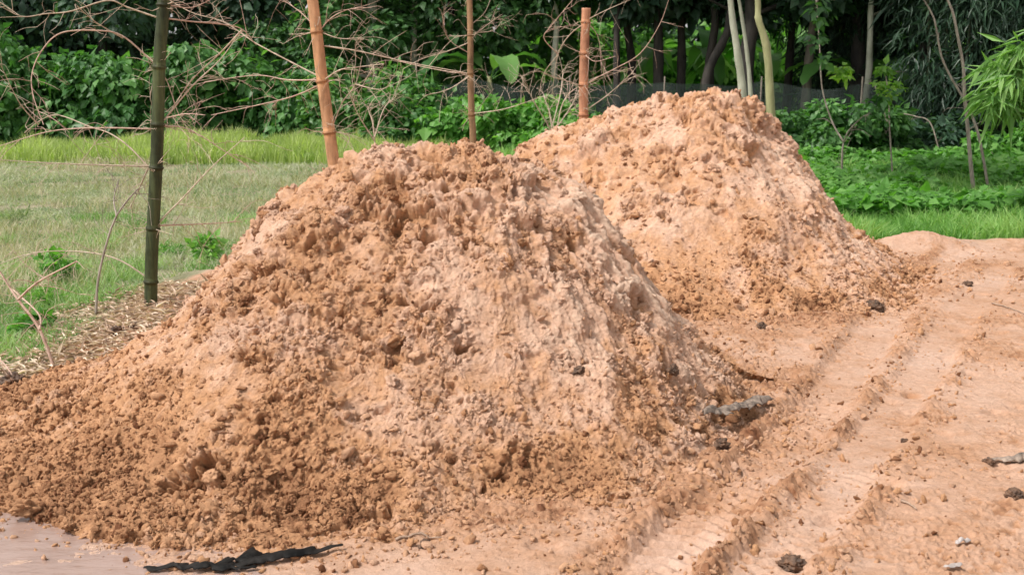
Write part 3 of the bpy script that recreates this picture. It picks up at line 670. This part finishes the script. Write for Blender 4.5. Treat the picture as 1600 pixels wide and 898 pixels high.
for i, (px, Y, h, w, lab) in enumerate([
    (-40, 26.8, 2.3, 1.6, 'leafy hedge shrub cut by the left edge of the photo'), (35, 26.4, 2.25, 1.6, 'tall leafy hedge shrub just inside the left edge'), (110, 26.6, 1.95, 1.6, 'rounded hedge shrub under the arching dry branch at left'),
    (180, 26.2, 1.9, 1.5, 'hedge shrub just left of the dark green bamboo pole'), (262, 26.5, 2.15, 1.5, 'hedge shrub directly behind the dark green bamboo pole'), (335, 26.3, 2.05, 1.5, 'hedge shrub right of the dark green bamboo pole'),
    (405, 26.6, 2.0, 1.5, 'hedge shrub midway between the dark green and the leaning tan pole'), (475, 26.4, 1.9, 1.4, 'hedge shrub directly behind the leaning tan bamboo pole'), ]):
    shrub('hedge_shrub', px, Y, h, w, L_HEDGE, lab, G1, 2300, .195, .8)
G2 = 'lighter shrubs behind the front pile'
for px, Y, h, w, m_, vb, lab in [
    (550, 25.2, 1.55, 1.4, L_MID, .2, 'low shrub tangled with dry twigs right of the leaning pole'), (615, 24.8, 1.25, 1.2, L_HEDGE, .1, 'small shrub above the right end of the rice'),
    (665, 25.5, 1.7, 1.4, L_HEDGE, .15, 'bushy shrub left of the thin brown pole'), (720, 24.6, 1.2, 1.1, L_WEED, .1, 'light green low shrub at the foot of the thin brown pole'),
    (775, 24.2, 1.05, 1.2, L_WEED, .15, 'light green shrub just right of the thin brown pole'), (835, 24.5, 1.15, 1.1, L_WEED, 0, 'low shrub in the dip between the two piles'),
    (880, 23.8, .95, 1.0, L_WEED, .15, 'low bright shrub beside the reddish pole')]:
    shrub('low_shrub', px, Y, h, w, m_, lab, G2, 1300, .15, .5, vb=vb)
G3 = 'shrubs at the edge of the right hand wood'
for px, Y, h, w, m_, lab in [
    (1235, 21.5, 1.0, 1.2, L_MID, 'dark leafy shrub directly right of the olive trunk'), (1300, 22, 1.15, 1.3, L_HEDGE, 'leafy shrub around the stem of the forked sapling'),
    (1385, 22.5, .95, 1.5, L_MID, 'low shrub below the yellow green sapling crown'), (1455, 23, .8, 1.5, L_DARK, 'dark low shrub left of the crossing bare stems'), (1570, 20, .7, 1.3, L_WEED, 'low weedy bush at the right edge under the bamboo spray')]:
    shrub('edge_shrub', px, Y, h, w, m_, lab, G3, 1900, .13, .5)

# trees of the wood
GT = 'trees of the dark wood'
T = [ # px, Y, h, r, lean, bark, leaf, label, kwargs
    (-60, 30, 8, .14, .3, T_DARK, L_DARK, 'dark tree beyond the left edge behind the hedge', {}),
    (60, 31, 8, .13, -.3, T_DARK, L_DARK, 'dark tree behind the leftmost part of the hedge', {}),
    (165, 30, 8.5, .15, .2, T_DARK, L_DARK, 'dark tree behind the hedge left of the green bamboo pole', {}),
    (290, 31, 8, .14, .4, T_DARK, L_DARK, 'dark tree behind the hedge right of the green bamboo pole', {}),
    (400, 30, 8.5, .16, -.3, T_DARK, L_DARK, 'dark tree behind the hedge left of the leaning tan pole', {}),
    (584, 28, 7.5, .17, 0, T_GREY, L_MID, 'tree with a pale lichen grey trunk wrapped in vines right of the leaning pole', dict(low=1.0, cr=.75, spread=1.5)),
    (648, 28.6, 8, .09, .1, T_GREY, L_MID, 'slender pale trunked tree next to the vine wrapped one', dict(low=1.5)),
    (500, 28.4, 7.5, .12, .1, T_MID, L_MID, 'vine hung tree directly behind the leaning tan pole', dict(low=1.3, cr=.8)),
    (710, 29, 8, .13, -.2, T_DARK, L_MID, 'leafy tree left of the thin brown pole', dict(low=1.3, cr=.8)),
    (800, 29.5, 8, .13, .2, T_DARK, L_MID, 'leafy tree right of the thin brown pole', dict(low=1.8, cr=.8)),
    (868, 28, 8, .10, -.1, T_GREY, L_MID, 'tree with a pale slim trunk left of the reddish pole', dict(low=2.2)),
    (960, 27, 7.5, .10, .1, T_DARK, L_DARK, 'thin dark trunked tree right of the reddish pole', dict(low=2.4)),
    (985, 29, 8, .13, -.2, T_DARK, L_DARK, 'second dark trunk right of the reddish pole', dict(low=2.4)),
    (1027, 27.5, 8, .15, .05, T_DARK, L_DARK, 'dark banded trunk above the crest of the back pile', dict(low=2.5)),
    (1062, 28, 8, .13, .1, T_DARK, L_DARK, 'straight dark trunk behind the highest knob of the back pile', dict(low=2.5)),
    (1108, 27, 8, .13, .05, T_DARK, L_DARK, 'dark tree forking low just left of the pale trunks', dict(low=2.6)),
    (1166, 26, 8, .22, .05, T_DARK, L_DARK, 'thick dark trunk between the two pale trunks', dict(low=2.4)),
    (1225, 28, 8, .12, .3, T_DARK, L_MID, 'dark tree right of the olive trunk', dict(low=1.8)),
    (1252, 26.5, 8, .12, .5, T_MID, L_MID, 'leaning brown grey trunk right of the olive trunk', dict(low=2.2)),
    (1335, 27, 8.5, .2, .0, T_DARK, L_DARK, 'thick dark tree behind the forked sapling', dict(low=2.0)),
    (1350, 25.5, 7.5, .09, .1, T_GREY, L_MID, 'slim lichened trunk left of the yellow green sapling crown', dict(low=2.6)),
    (1436, 26, 8.5, .16, .0, T_DARK, L_DARK, 'dark tree directly left of the crossing bare stems', dict(low=2.0)),
]
for px, Y, h, r, ln, bt, lf, lab, kw in T:
    kw = dict(kw); mid = lf is L_MID
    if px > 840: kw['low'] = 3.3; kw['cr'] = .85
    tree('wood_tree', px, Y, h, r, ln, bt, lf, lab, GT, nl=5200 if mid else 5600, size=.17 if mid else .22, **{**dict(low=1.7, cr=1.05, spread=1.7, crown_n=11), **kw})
# fork of the dark tree left of the pale trunks
tree('forked_tree', 1107, 26.2, 7, .12, 0, T_DARK, L_DARK, 'dark tree whose trunk leans right as a low fork before the pale trunks', GT, nl=2500, size=.2, low=3., trunk_px=[(1103, 200), (1107, 120), (1132, 60), (1140, 10)])
# pale trunks in front of the wood
GP = 'pale slender trunks behind the back pile'
kw = dict(nl=1500, size=.14, low=4.8, spread=1.1, cr=.7, crown_n=9, droop=.8)
tree('pale_tree', 1163, 15.5, 7.5, .062, 0, T_GREY, L_MID, 'smooth pale grey trunk, leftmost of the three behind the back pile', GP, trunk_px=[(1163, 300), (1158, 150), (1150, 80), (1145, 0)], **kw)
tree('pale_tree', 1176, 16.5, 7, .036, 0, T_GREY, L_MID, 'thinnest of the three pale trunks, in the middle', GP, trunk_px=[(1174, 290), (1173, 150), (1166, 70), (1156, 0)], **kw)
tree('pale_tree', 1207, 15, 7.5, .062, 0, T_OLIVE, L_MID, 'olive coloured bent trunk, rightmost of the three pale ones', GP, trunk_px=[(1207, 305), (1204, 190), (1199, 80), (1187, 30), (1187, 0)], **kw)

# bamboo thicket on the right
def bamboo_clump(px, Y, h, nc, label, ml=L_BAMB, nl=9000, spread=.5, size=.26, cat='bamboo', name='bamboo_clump', low=1.2, group='dark bamboo clumps on the right'):
    b = at(px, 200, Y); b[2] = float(gz(b[0], b[1])[0]); root = empty(name, b); tag(root, label, cat, group); cen = []
    for k in range(nc):
        a = random.random() * 6.28; o0 = np.array([math.cos(a), math.sin(a), 0]) * spread * random.random(); out = np.array([math.cos(a), math.sin(a), 0])
        P = spline([o0 - np.array([0, 0, .05]), o0 + out * .25 + np.array([0, 0, h * .5]), o0 + out * (1.0 + random.random()) + np.array([0, 0, h * (.85 + .2 * random.random())])], 14)
        mb = MB(); rad = np.linspace(.035, .012, 14); mb.add(*tube(P, rad, 6)); mb.build('culm', M_CULMDARK, root)
        for j in range(5): cen.append(P[int(3 + j * 2.2)] + rng.normal(size=3) * .35 + np.array([0, 0, -.1]))
    cen = np.array(cen); cen[:, 2] = np.maximum(cen[:, 2], low)
    crown_obj('foliage', cen, .75, nl, size, ml, root, droop=1.0, shape=SLIM, minz=.5, up=.2); return root
M_CULMDARK = bark_mat('dark_culm', (.03, .035, .02), (.09, .10, .05), 6)
for px, Y, lab in [(1400, 27.5, 'dark bamboo clump behind the yellow green sapling crown'), (1475, 24.5, 'dark bamboo clump directly behind the crossing bare stems'), (1545, 25, 'dark bamboo clump behind the bright bamboo spray'),
                   (1625, 24, 'dark bamboo clump cut by the right edge of the photo'), (1700, 23, 'dark bamboo clump beyond the right edge'), (1285, 28, 'dark bamboo clump deep behind the leafy forked sapling')]:
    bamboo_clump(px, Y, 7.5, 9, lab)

# banana plants
def banana(px, Y, h, n, label, ml=L_BANANA, first=None):
    b = at(px, 200, Y); b[2] = float(gz(b[0], b[1])[0]); root = empty('banana_plant', b, 0); tag(root, label, 'banana plant', 'banana plants in the wood')
    mb = MB(); mb.add(*tube(spline([(0, 0, -.05), (.03, 0, h * .5), (0, 0, h)], 8), np.linspace(.11, .05, 8), 8)); mb.build('pseudostem', T_OLIVE, root)
    for k in range(n):
        a = k * 2.4 + random.random() * .6 + (first or 0); L = random.uniform(1.3, 1.9); up = random.uniform(.25, 1.1); o_ = np.array([math.cos(a), math.sin(a) * .8, 0])
        P = spline([np.array([0, 0, h * .95]), o_ * L * .45 + np.array([0, 0, h + up * .75]), o_ * L * .8 + np.array([0, 0, h + up * .6]), o_ * L * 1.05 + np.array([0, 0, h + up * .2 - .25])], 22)
        t = unit(np.gradient(P, axis=0)); s_ = unit(np.cross(t, np.array([0, 0, 1.]))); nn = np.cross(s_, t); u = np.linspace(0, 1, 22); wd = .27 * np.clip(np.sin(np.pi * np.clip((u - .16) / .84, 0, 1)), 0, 1) ** .6 + .012
        cols = [P + s_ * (wd * c)[:, None] + nn * (abs(c) * .22 * wd + .02 * np.sin(u * 40 + c * 3) * abs(c))[:, None] for c in (-1, -.5, 0, .5, 1)]
        V = np.stack(cols, 1).reshape(-1, 3); I = (np.arange(21)[:, None] * 5 + np.arange(4)[None]).ravel(); F = np.stack([I, I + 1, I + 6, I + 5], 1)
        mesh_np('leaf', V, F, ml, root, {'v': np.full(len(V), random.random())})
    return root
for a_ in [(1095, 31.5, 1.7, 9, 'banana plant with big light green leaves left of the pale trunks'), (1030, 31, 1.5, 8, 'banana plant between the dark trunks over the back pile'), (765, 27.5, 1.5, 7, 'banana plant right of the thin brown pole'),
           (1345, 27, 1.5, 6, 'banana plant with one long slanting leaf behind the forked sapling'), (1195, 31, 1.5, 8, 'banana plant glimpsed beside the olive trunk'), (830, 30, 1.9, 7, 'banana plant above the dip between the piles'),
           (1062, 30, 1.3, 7, 'small banana plant just behind the highest knob of the back pile')]:
    banana(*a_, ml=L_HEDGE if a_[0] in (765, 830) else L_BANANA)

n = 26000; y_ = rng.uniform(32.5, 35.5, n); x_ = rng.uniform(.0, .42, n) * y_; hh = 1.6 + 2.4 * sst(-.4, .4, fbm(P3(x_, y_), 1.6, 3, 88)); z_ = hh * rng.random(n) ** .8
V, F, v = scatter(BROAD[0], BROAD[1], np.stack([x_, y_, z_], 1), frame(unit(rng.normal(size=(n, 3)) - np.array([0, .3, .5])), unit(rng.normal(size=(n, 3)) * .5 + np.array([0, -.4, 1]))), .24 * np.exp(rng.normal(0, .3, n)), np.clip(.4 + .6 * fbm(np.stack([x_, y_, z_], 1), 1., 3, 89) + .3 * rng.normal(size=n), 0, 1))
tag(mesh_np('thicket', V, F, L_WEED, None, {'v': v}, smooth=False), 'light green thicket glimpsed between the dark trunks', 'thicket', kind='stuff')
# net fence
m, n, b, o = mat('dark_green_net'); b.inputs['Base Color'].default_value = (.03, .045, .038, 1); b.inputs['Roughness'].default_value = .8
tr = N(n, 'ShaderNodeBsdfTransparent'); mx = N(n, 'ShaderNodeMixShader'); mx.inputs[0].default_value = .5; n.links.new(tr.outputs[0], mx.inputs[1]); n.links.new(b.outputs[0], mx.inputs[2]); n.links.new(mx.outputs[0], o.inputs[0])
P0, P1 = at(600, 200, 26), at(1500, 200, 24.5); root = empty('net_fence', (P0[0], P0[1], 0)); tag(root, 'low dark green net fence sagging between thin posts behind the piles', 'net fence')
nu = 160; u = np.linspace(0, 1, nu); base = P0[None] * (1 - u[:, None]) + P1[None] * u[:, None]; base[:, 1] += .15 * np.sin(u * 21) + .05 * np.sin(u * 70)
zt = 1.36 - .10 * np.abs(np.sin(u * math.pi * 6)) + .03 * np.sin(u * 47) - .12 * sst(.6, 1, u)
rows = []
for f in np.linspace(0, 1, 8): q = base.copy(); q[:, 1] += .04 * np.sin(u * 90 + f * 5); q[:, 2] = -.05 + (zt + .05) * f; rows.append(q)
V = np.stack(rows, 1).reshape(-1, 3) - np.array([P0[0], P0[1], 0]); I = (np.arange(nu - 1)[:, None] * 8 + np.arange(7)[None]).ravel()
mesh_np('net', V, np.stack([I, I + 1, I + 9, I + 8], 1), m, root)
for k in range(7):
    i = int(k / 6 * (nu - 1)); q = base[i] - np.array([P0[0], P0[1], 0]); mb = MB(); mb.add(*tube([(q[0], q[1] - .03, -.1), (q[0] + .02, q[1] - .03, 1.45)], .018, 6)); mb.build('post', T_MID, root)

# far wood: one mass
n = 90000; y_ = rng.uniform(38, 48, n); x_ = rng.uniform(-.75, .75, n) * y_; z_ = .2 + 11 * rng.random(n)
dn = fbm(np.stack([x_, y_, z_], 1), 2.2, 3, 77); k = dn > -.22; pos = np.stack([x_, y_, z_], 1)[k]; n = len(pos)
V, F, v = scatter(BROAD[0], BROAD[1], pos, frame(unit(rng.normal(size=(n, 3)) - np.array([0, 0, .5])), unit(rng.normal(size=(n, 3)) + np.array([0, -.6, .5]))), .42 * np.exp(rng.normal(0, .25, n)), np.clip(.5 + .8 * dn[k] + .2 * rng.normal(size=n), 0, 1))
tag(mesh_np('far_wood', V, F, L_DARK, None, {'v': v}, smooth=False), 'mass of dark foliage closing the view behind the wood', 'wood', kind='stuff')
# ------------------------------------------------------------------ bamboo poles with dead branches
M_TWIG = bark_mat('dead_bamboo_twig', (.34, .25, .17), (.62, .50, .39), 25, .75, (1, 1, 1), .001)
M_TWIG2 = bark_mat('pinkish_dead_twig', (.36, .22, .16), (.62, .45, .36), 25, .75, (1, 1, 1), .001)
def culm_mat(name, a_, c_):
    m, n, b, o = mat(name); f = noise_n(n, 22, 5, .7, stretch=(1, 1, .10)); c = ramp(n, f, [(.3, a_), (.7, c_)])
    g = ramp(n, noise_n(n, 7, 5, .7, stretch=(1, 1, .5)), [(.38, (.62, .60, .58)), (.5, (1, 1, 1)), (.68, (1.25, 1.22, 1.2))]); c = mixc(n, 1., c, g, 'MULTIPLY')
    c = mixc(n, 1., c, ramp(n, attr(n, 'v'), [(0., (1, 1, 1)), (.35, (1.3, 1.28, 1.2)), (.85, (.75, .68, .6))]), 'MULTIPLY')
    n.links.new(c, b.inputs['Base Color']); b.inputs['Roughness'].default_value = .62; b.inputs['Specular IOR Level'].default_value = .25; bump(n, b, f, .003); return m
M_P1 = culm_mat('dark_green_culm', (.022, .030, .014), (.085, .10, .04)); M_P2 = culm_mat('tan_culm', (.34, .17, .085), (.56, .31, .17))
M_P3 = culm_mat('brown_culm', (.16, .095, .05), (.33, .20, .11)); M_P4 = culm_mat('reddish_culm', (.30, .13, .075), (.48, .24, .14))
def twigs(mb, P, r, n, lmin, lmax, seed, gen=1):
    rs = np.random.default_rng(seed); T = unit(np.gradient(P, axis=0))
    for k in range(n):
        i = rs.integers(max(1, len(P) // 6), len(P)); d = T[min(i, len(P) - 1)] * rs.uniform(.3, 1.2) + rs.normal(size=3) * .65; d /= np.linalg.norm(d); L = rs.uniform(lmin, lmax)
        s_ = rs.normal(size=3) * .12; e = P[i - 1 if i == len(P) else i] + d * L + np.array([0, 0, -.12 * L]); mid = P[i] + d * L * .5 + s_ * L * .6
        Q = spline([P[i], mid, e], 7); mb.add(*tube(Q, np.linspace(r, r * .45, 7), 4, False))
        if gen > 0: twigs(mb, Q, r * .7, rs.integers(1, 4), lmin * .4, lmax * .5, seed * 7 + k, gen - 1)
def pole(name, Y, pts, r0, r1, nodes, m, label, brs, mt, cap=False, seed=0, nt=6):
    """pts / nodes / branches given where the photo shows them, at the pole's own distance"""
    B = at(*pts[0], Y); B[2] = float(gz(B[0], B[1])[0]) - .05; root = empty(name, B); tag(root, label, 'bamboo pole', 'bamboo poles standing behind the piles')
    P = spline([B] + [at(*q, Y) for q in pts[1:]], 60); P = np.concatenate([P] if cap else [P, spline([P[-1], P[-1] + (P[-1] - P[-8]) / np.linalg.norm(P[-1] - P[-8]) * 1.6], 14)[1:]]); n = len(P)
    rad = np.linspace(r0, r1, n); zs = P[:, 2]
    PP = []; RR = []
    nz = sorted([at(0, q, Y)[2] for q in nodes])
    k = nz[-1] + .42
    while k < zs[-1]: nz.append(k); k += .42
    z_all = sorted(set(list(zs) + [q + e for q in nz for e in (-.03, -.012, -.004, .004, .012, .03) if zs[0] < q + e < zs[-1]]))
    for q in z_all:
        PP.append([np.interp(q, zs, P[:, 0]), np.interp(q, zs, P[:, 1]), q]); d = min(abs(q - w) for w in nz); RR.append(np.interp(q, zs, rad) * (1 + .24 * math.exp(-(d / .008) ** 2)))
    va = np.array([math.exp(-(min(abs(q - w) for w in nz) / .022) ** 2) for q in z_all]); va = np.concatenate([np.repeat(va, 14), va[[0, -1]]])
    mb = MB(); V_, F_ = tube(np.array(PP) - B, RR, 14); mb.add(V_, F_, va); mb.build('culm', m, root)
    for k, br in enumerate(brs):
        npx = len(br); s_ = random.uniform(-.5, .5); Q = [at(bx, by, Y + s_ * (i / (npx - 1))) for i, (bx, by) in enumerate(br)]
        Q = spline(Q, 6 * npx) - B; L = np.linalg.norm(Q[-1] - Q[0]); mb = MB(); rb = .0066 if L > .6 else .005
        mb.add(*tube(Q, np.linspace(rb, rb * .4, len(Q)), 5, False)); twigs(mb, Q, rb * .36, nt, .10, .38, seed * 100 + k, 1)
        mb.build('branch', mt if k % 3 else M_TWIG2, root)
    for q in nz:                                                            # short spiky twig whorls at the nodes
        if q < B[2] + .25: continue
        mb = MB(); c = np.array([np.interp(q, zs, P[:, 0]), np.interp(q, zs, P[:, 1]), q]) - B; rs = np.random.default_rng(int(q * 1000))
        for j in range(7):
            d = rs.normal(size=3) * np.array([1, .8, .5]); d /= np.linalg.norm(d); L = rs.uniform(.06, .30)
            Q = spline([c, c + d * L * .6 + rs.normal(size=3) * .02, c + d * L], 5); mb.add(*tube(Q, np.linspace(.0034, .0014, 5), 4, False)); twigs(mb, Q, .002, 2, .03, .12, int(q * 977) + j, 0)
        mb.build('twig_whorl', mt, root)
    return root
pole('bamboo_pole', 8.55, [(235, 478), (237, 400), (245, 240), (249, 100), (254, 30), (256, -10)], .046, .040, [440, 357, 262, 195, 105, 8], M_P1,
     'dark green bamboo pole with dry side branches, standing at the left edge of the yard',
     [[(245, 103), (192, 57), (150, 48), (95, 52), (65, 80), (50, 115), (52, 150), (68, 195)], [(192, 60), (150, 35), (120, 10)], [(252, 30), (200, 12), (168, 1), (110, 18), (70, 22), (35, 26), (0, 10)],
      [(254, 28), (300, 34), (345, 38), (378, 46), (400, 70)], [(378, 47), (345, 82), (300, 125), (262, 180)], [(256, 188), (300, 135), (345, 92), (375, 50)], [(258, 185), (290, 178), (320, 180)], [(233, 262), (200, 228), (170, 208), (140, 198), (90, 180), (60, 190), (38, 208)],
      [(233, 260), (160, 258), (80, 255), (0, 250)], [(246, 202), (160, 200), (80, 205), (0, 228)], [(228, 432), (190, 408), (150, 396), (90, 392), (40, 398), (0, 412)], [(250, 345), (285, 310), (330, 262), (382, 215)], [(250, 352), (310, 350), (380, 346)],
      [(250, 110), (262, 130), (280, 180), (300, 200)], [(248, 104), (235, 150), (243, 170)], [(262, 8), (300, 12), (340, -6)], [(60, 195), (30, 160), (0, 100)], [(232, 262), (215, 300), (200, 330)], [(256, 196), (300, 205), (390, 262)]], M_TWIG, seed=1, nt=8)
pole('bamboo_pole', 9.4, [(546, 455), (533, 340), (518, 230), (503, 120), (494, 45), (487, -10)], .049, .040, [360, 282, 207, 127, 50], M_P2,
     'thick tan bamboo pole leaning left, rising behind the crest of the front pile',
     [[(500, 48), (518, 28), (545, 15), (580, 12)], [(503, 122), (460, 100), (400, 68), (350, 35), (300, 20), (255, -5)], [(507, 72), (560, 80), (640, 98), (728, 114)], [(503, 125), (450, 125), (400, 118), (320, 128)],
      [(520, 196), (535, 160), (556, 130), (566, 88)], [(505, 52), (530, 60), (568, 62)], [(505, 130), (460, 150), (400, 165), (330, 180)], [(516, 205), (545, 212), (540, 232)], [(556, 132), (590, 140), (610, 134)], [(497, 48), (470, 20), (430, -8)], [(503, 128), (530, 110), (560, 105), (600, 100)]], M_TWIG, seed=2, nt=8)
pole('bamboo_pole', 13, [(738, 330), (739, 220), (737, 180), (735, 115), (735, 55), (733, -10)], .038, .030, [180, 115, 55], M_P3,
     'thin brown bamboo pole standing between the leaning tan one and the reddish one',
     [[(736, 58), (760, 40), (785, 22)], [(735, 66), (700, 80), (660, 92), (630, 108)], [(738, 182), (755, 160), (772, 138)], [(735, 115), (700, 112), (640, 100), (600, 88)], [(735, 40), (757, 20), (768, -5)], [(735, 52), (770, 48), (784, 34)], [(735, 85), (700, 60), (690, 20)],
      [(738, 178), (790, 170), (850, 150)], [(736, 118), (700, 140), (660, 150)]], M_TWIG, seed=3, nt=6)
pole('bamboo_pole', 12.6, [(912, 330), (912, 180), (912, 120), (914, 60), (916, 13)], .050, .046, [180, 133, 84, 35], M_P4,
     'reddish brown bamboo pole with a cut top, standing left of the back pile',
     [[(912, 133), (940, 118), (960, 108), (1000, 84), (1030, 40), (1045, 0)], [(870, 200), (880, 160), (900, 138), (940, 122), (990, 105)], [(910, 176), (950, 148), (990, 112)], [(916, 34), (935, 60), (940, 115)], [(914, 36), (890, 55), (872, 85), (862, 150)], [(916, 32), (950, 15), (985, 0)],
      [(872, 85), (850, 60), (862, 40), (895, 0)], [(872, 85), (850, 115), (842, 148)], [(912, 135), (880, 125), (845, 112)], [(912, 84), (930, 96), (962, 88)]], M_TWIG, cap=True, seed=4, nt=7)

# ------------------------------------------------------------------ saplings and bare stems
def stem(name, Y, lines, r, m, label, cat, group=None, leafs=None, tw=3, seed=0, Y1=None):
    B = at(*lines[0][0], Y); g0 = float(gz(B[0], B[1])[0]); B[2] = g0; root = empty(name, B); tag(root, label, cat, group)
    for k, ln in enumerate(lines):
        Q = [at(px, py, Y + (.25 * i * (1 if k % 2 else -.5) if k else .05 * i)) - B for i, (px, py) in enumerate(ln)]
        if k == 0 and Q[0][2] >= -.02: Q[0][2] = -.04
        if k == 0: Q = [np.array([Q[0][0], Q[0][1], -.05])] + Q[1:]
        Q = spline(Q, 6 * len(Q)); rr_ = r * (1 if k == 0 else .7); mb = MB(); mb.add(*tube(Q, np.linspace(rr_, rr_ * .5, len(Q)), 6)); twigs(mb, Q, r * .25, tw, .08, .35, seed + k, 1)
        mb.build('trunk' if k == 0 else 'branch', m, root)
    if leafs:
        cpx, rad, nl, size, ml, shp = leafs; cen = [at(px, py, Y + random.uniform(-.3, .3)) - B for px, py in cpx]; crown_obj('foliage', cen, rad, nl, size, ml, root, shape=shp, minz=-.2, inner=.1)
    return root
M_BARE = bark_mat('pale_bare_bark', (.16, .13, .10), (.38, .32, .26), 20)
stem('bare_sapling', 16.5, [[(1524, 318), (1518, 270), (1512, 200), (1507, 150), (1505, 105), (1497, 60), (1488, 18), (1474, -12)]], .030, M_BARE, 'bare pale stem rising almost straight at the right side', 'bare sapling', tw=3, seed=11)
stem('bare_sapling', 16.9, [[(1546, 322), (1532, 225), (1520, 185), (1503, 150), (1484, 118), (1470, 85), (1462, 40), (1455, 20), (1436, -12)]], .021, M_BARE, 'thinner bare stem leaning left across the straight pale one', 'bare sapling', tw=5, seed=12)
stem('forked_sapling', 17.5, [[(1316, 272), (1316, 240), (1318, 222)], [(1318, 222), (1300, 190), (1285, 140), (1281, 80), (1277, 20), (1275, -20)], [(1318, 222), (1326, 205), (1345, 185), (1358, 178)]], .020, M_BARE,
     'slim sapling forked in a Y on the grass right of the back pile', 'sapling', None, ([(1368, 165), (1385, 150), (1375, 185), (1350, 175), (1272, 60), (1285, 30), (1290, 90), (1282, 10)], .17, 170, .12, L_MID, BROAD), 4, 13)
stem('yellow_sapling', 18.3, [[(1396, 290), (1390, 200), (1388, 150), (1382, 105)], [(1390, 200), (1372, 150), (1366, 130)]], .014, M_BARE,
     'young sapling with yellow green leaves right of the forked one', 'sapling', None, ([(1382, 108), (1372, 132), (1398, 130), (1400, 142), (1385, 150), (1312, 108), (1318, 120)], .11, 170, .12, L_YELL, BROAD), 3, 14)
stem('dry_twig', 8.2, [[(148, 488), (153, 440), (168, 375), (182, 338), (200, 312), (215, 296)], [(182, 338), (178, 310), (186, 280)]], .010, M_BARE, 'crooked bare dry stem left of the dark green bamboo pole', 'dry stem', tw=7, seed=21)
stem('dry_twig', 6.7, [[(88, 556), (62, 515), (28, 468), (10, 440), (-20, 395)], [(62, 515), (60, 490), (20, 452)], [(28, 468), (60, 440), (120, 408)]], .010, M_TWIG2, 'brown dry stem leaning left over the dry leaf litter', 'dry stem', tw=8, seed=22)
stem('dry_twig', 6.2, [[(30, 606), (18, 585), (0, 562), (-30, 540)]], .007, M_TWIG2, 'short dry twig sticking up at the left edge above the sand', 'dry stem', tw=5, seed=23)
stem('dry_twig', 22, [[(1475, 232), (1455, 195), (1430, 182), (1400, 176)]], .016, M_BARE, 'pale twig arching over the dark undergrowth at right', 'dry stem', tw=3, seed=24)
stem('dry_bush', 14, [[(865, 330), (862, 200), (850, 150)], [(862, 200), (875, 150), (880, 110)], [(862, 205), (835, 160), (815, 120)], [(862, 210), (890, 170), (905, 140)]], .012, M_TWIG, 'tangled dry bush between the thin brown and the reddish pole', 'dry bush', tw=14, seed=25)
stem('dry_bush', 12, [[(590, 330), (585, 215), (575, 170)], [(585, 215), (600, 170), (620, 150)], [(585, 220), (560, 180), (548, 150)]], .010, M_TWIG, 'tangled dry bush right of the leaning tan pole', 'dry bush', tw=14, seed=26)

# bright bamboo spray entering from the right
b0 = at(1672, 200, 13.5); b0[2] = float(gz(b0[0], b0[1])[0]); root = empty('young_bamboo', b0); tag(root, 'young bamboo at the right edge with bright green drooping leaves', 'bamboo')
M_CG = bark_mat('green_culm', (.06, .12, .03), (.14, .22, .06), 8)
cen = []
for k, ln in enumerate([[(1672, 320), (1668, 180), (1665, 90), (1640, 40)], [(1690, 320), (1680, 150), (1640, 95), (1590, 75)], [(1680, 320), (1665, 200), (1620, 150), (1570, 150)]]):
    Q = [at(px, py, 13.5 + .1 * k) - b0 for px, py in ln]; Q[0][2] = -.05; Q = spline(Q, 16); mb = MB(); mb.add(*tube(Q, np.linspace(.016, .005, 16), 6)); mb.build('culm', M_CG, root); cen += list(Q[7:])
cen += [at(px, py, 13.5 + random.uniform(-.3, .3)) - b0 for px, py in [(1550, 100), (1575, 95), (1595, 80), (1560, 150), (1585, 125), (1600, 110), (1545, 145), (1600, 70), (1580, 160), (1568, 112)]]
crown_obj('foliage', cen, .17, 1100, .26, L_BRIGHT, root, shape=SLIM, droop=.8, minz=.1, inner=0., up=.3)

# ------------------------------------------------------------------ litter and weeds at the left edge of the yard
n = 7500; y_ = rng.uniform(6.0, 9.4, n); x_ = -1.95 - 1.3 * rng.random(n) - .1 * (y_ - 6.5) ** .5
k = (np.abs(yard_sd(x_, y_)) < .15 + .6 * rng.random(n)) & (pile1(x_, y_) < .02); x_, y_ = x_[k], y_[k]; n = len(x_)
d = unit(np.stack([rng.normal(size=n), rng.normal(size=n) * .6, .3 * rng.random(n)], 1)); V, F, v = scatter(SLIM[0] * np.array([1.3, 1, 2]), SLIM[1], np.stack([x_, y_, gz(x_, y_) + .012 + .03 * rng.random(n)], 1), frame(d, unit(rng.normal(size=(n, 3)) * .4 + np.array([0, 0, 1]))), .055 * np.exp(np.clip(rng.normal(0, .4, n), -1, .7)))
tag(mesh_np('leaf_litter', V, F, L_DRY, None, {'v': v}, smooth=False), 'layer of dry bamboo leaves along the left edge of the yard', 'leaf litter', kind='stuff')
for i, (px, py, s_, ml, lab) in enumerate([(90, 440, .20, L_WEED, 'round bright green weed in the near left field'), (78, 480, .16, L_GREEN, 'leafy weed at the edge of the dry litter'), (55, 522, .11, L_WEED, 'small weed above the brown dry stem base'),
        (262, 405, .14, L_WEED, 'weed just right of the dark green bamboo pole'), (320, 410, .16, L_GREEN, 'green weed tuft left of the front pile slope'), (20, 350, .2, L_FIELD, 'pale weed tuft at the left edge of the field')]):
    q = gpz(px, py); cn = rng.normal(size=(5, 3)) * s_ * .35; cn[:, 2] = np.abs(cn[:, 2]) + s_ * .35
    root = empty('weed', q); tag(root, lab, 'weed', 'weeds in the left field'); crown_obj('foliage', cn, s_ * .5, 260, .06, ml, root, droop=-.3, shape=BROAD if i % 2 == 0 else SLIM, minz=0, inner=.1)
    mb = MB()
    for c in cn: mb.add(*tube(np.array([[0, 0, -.02], c * .5, c]), .003, 4, False))
    mb.build('stem', M_CG, root)
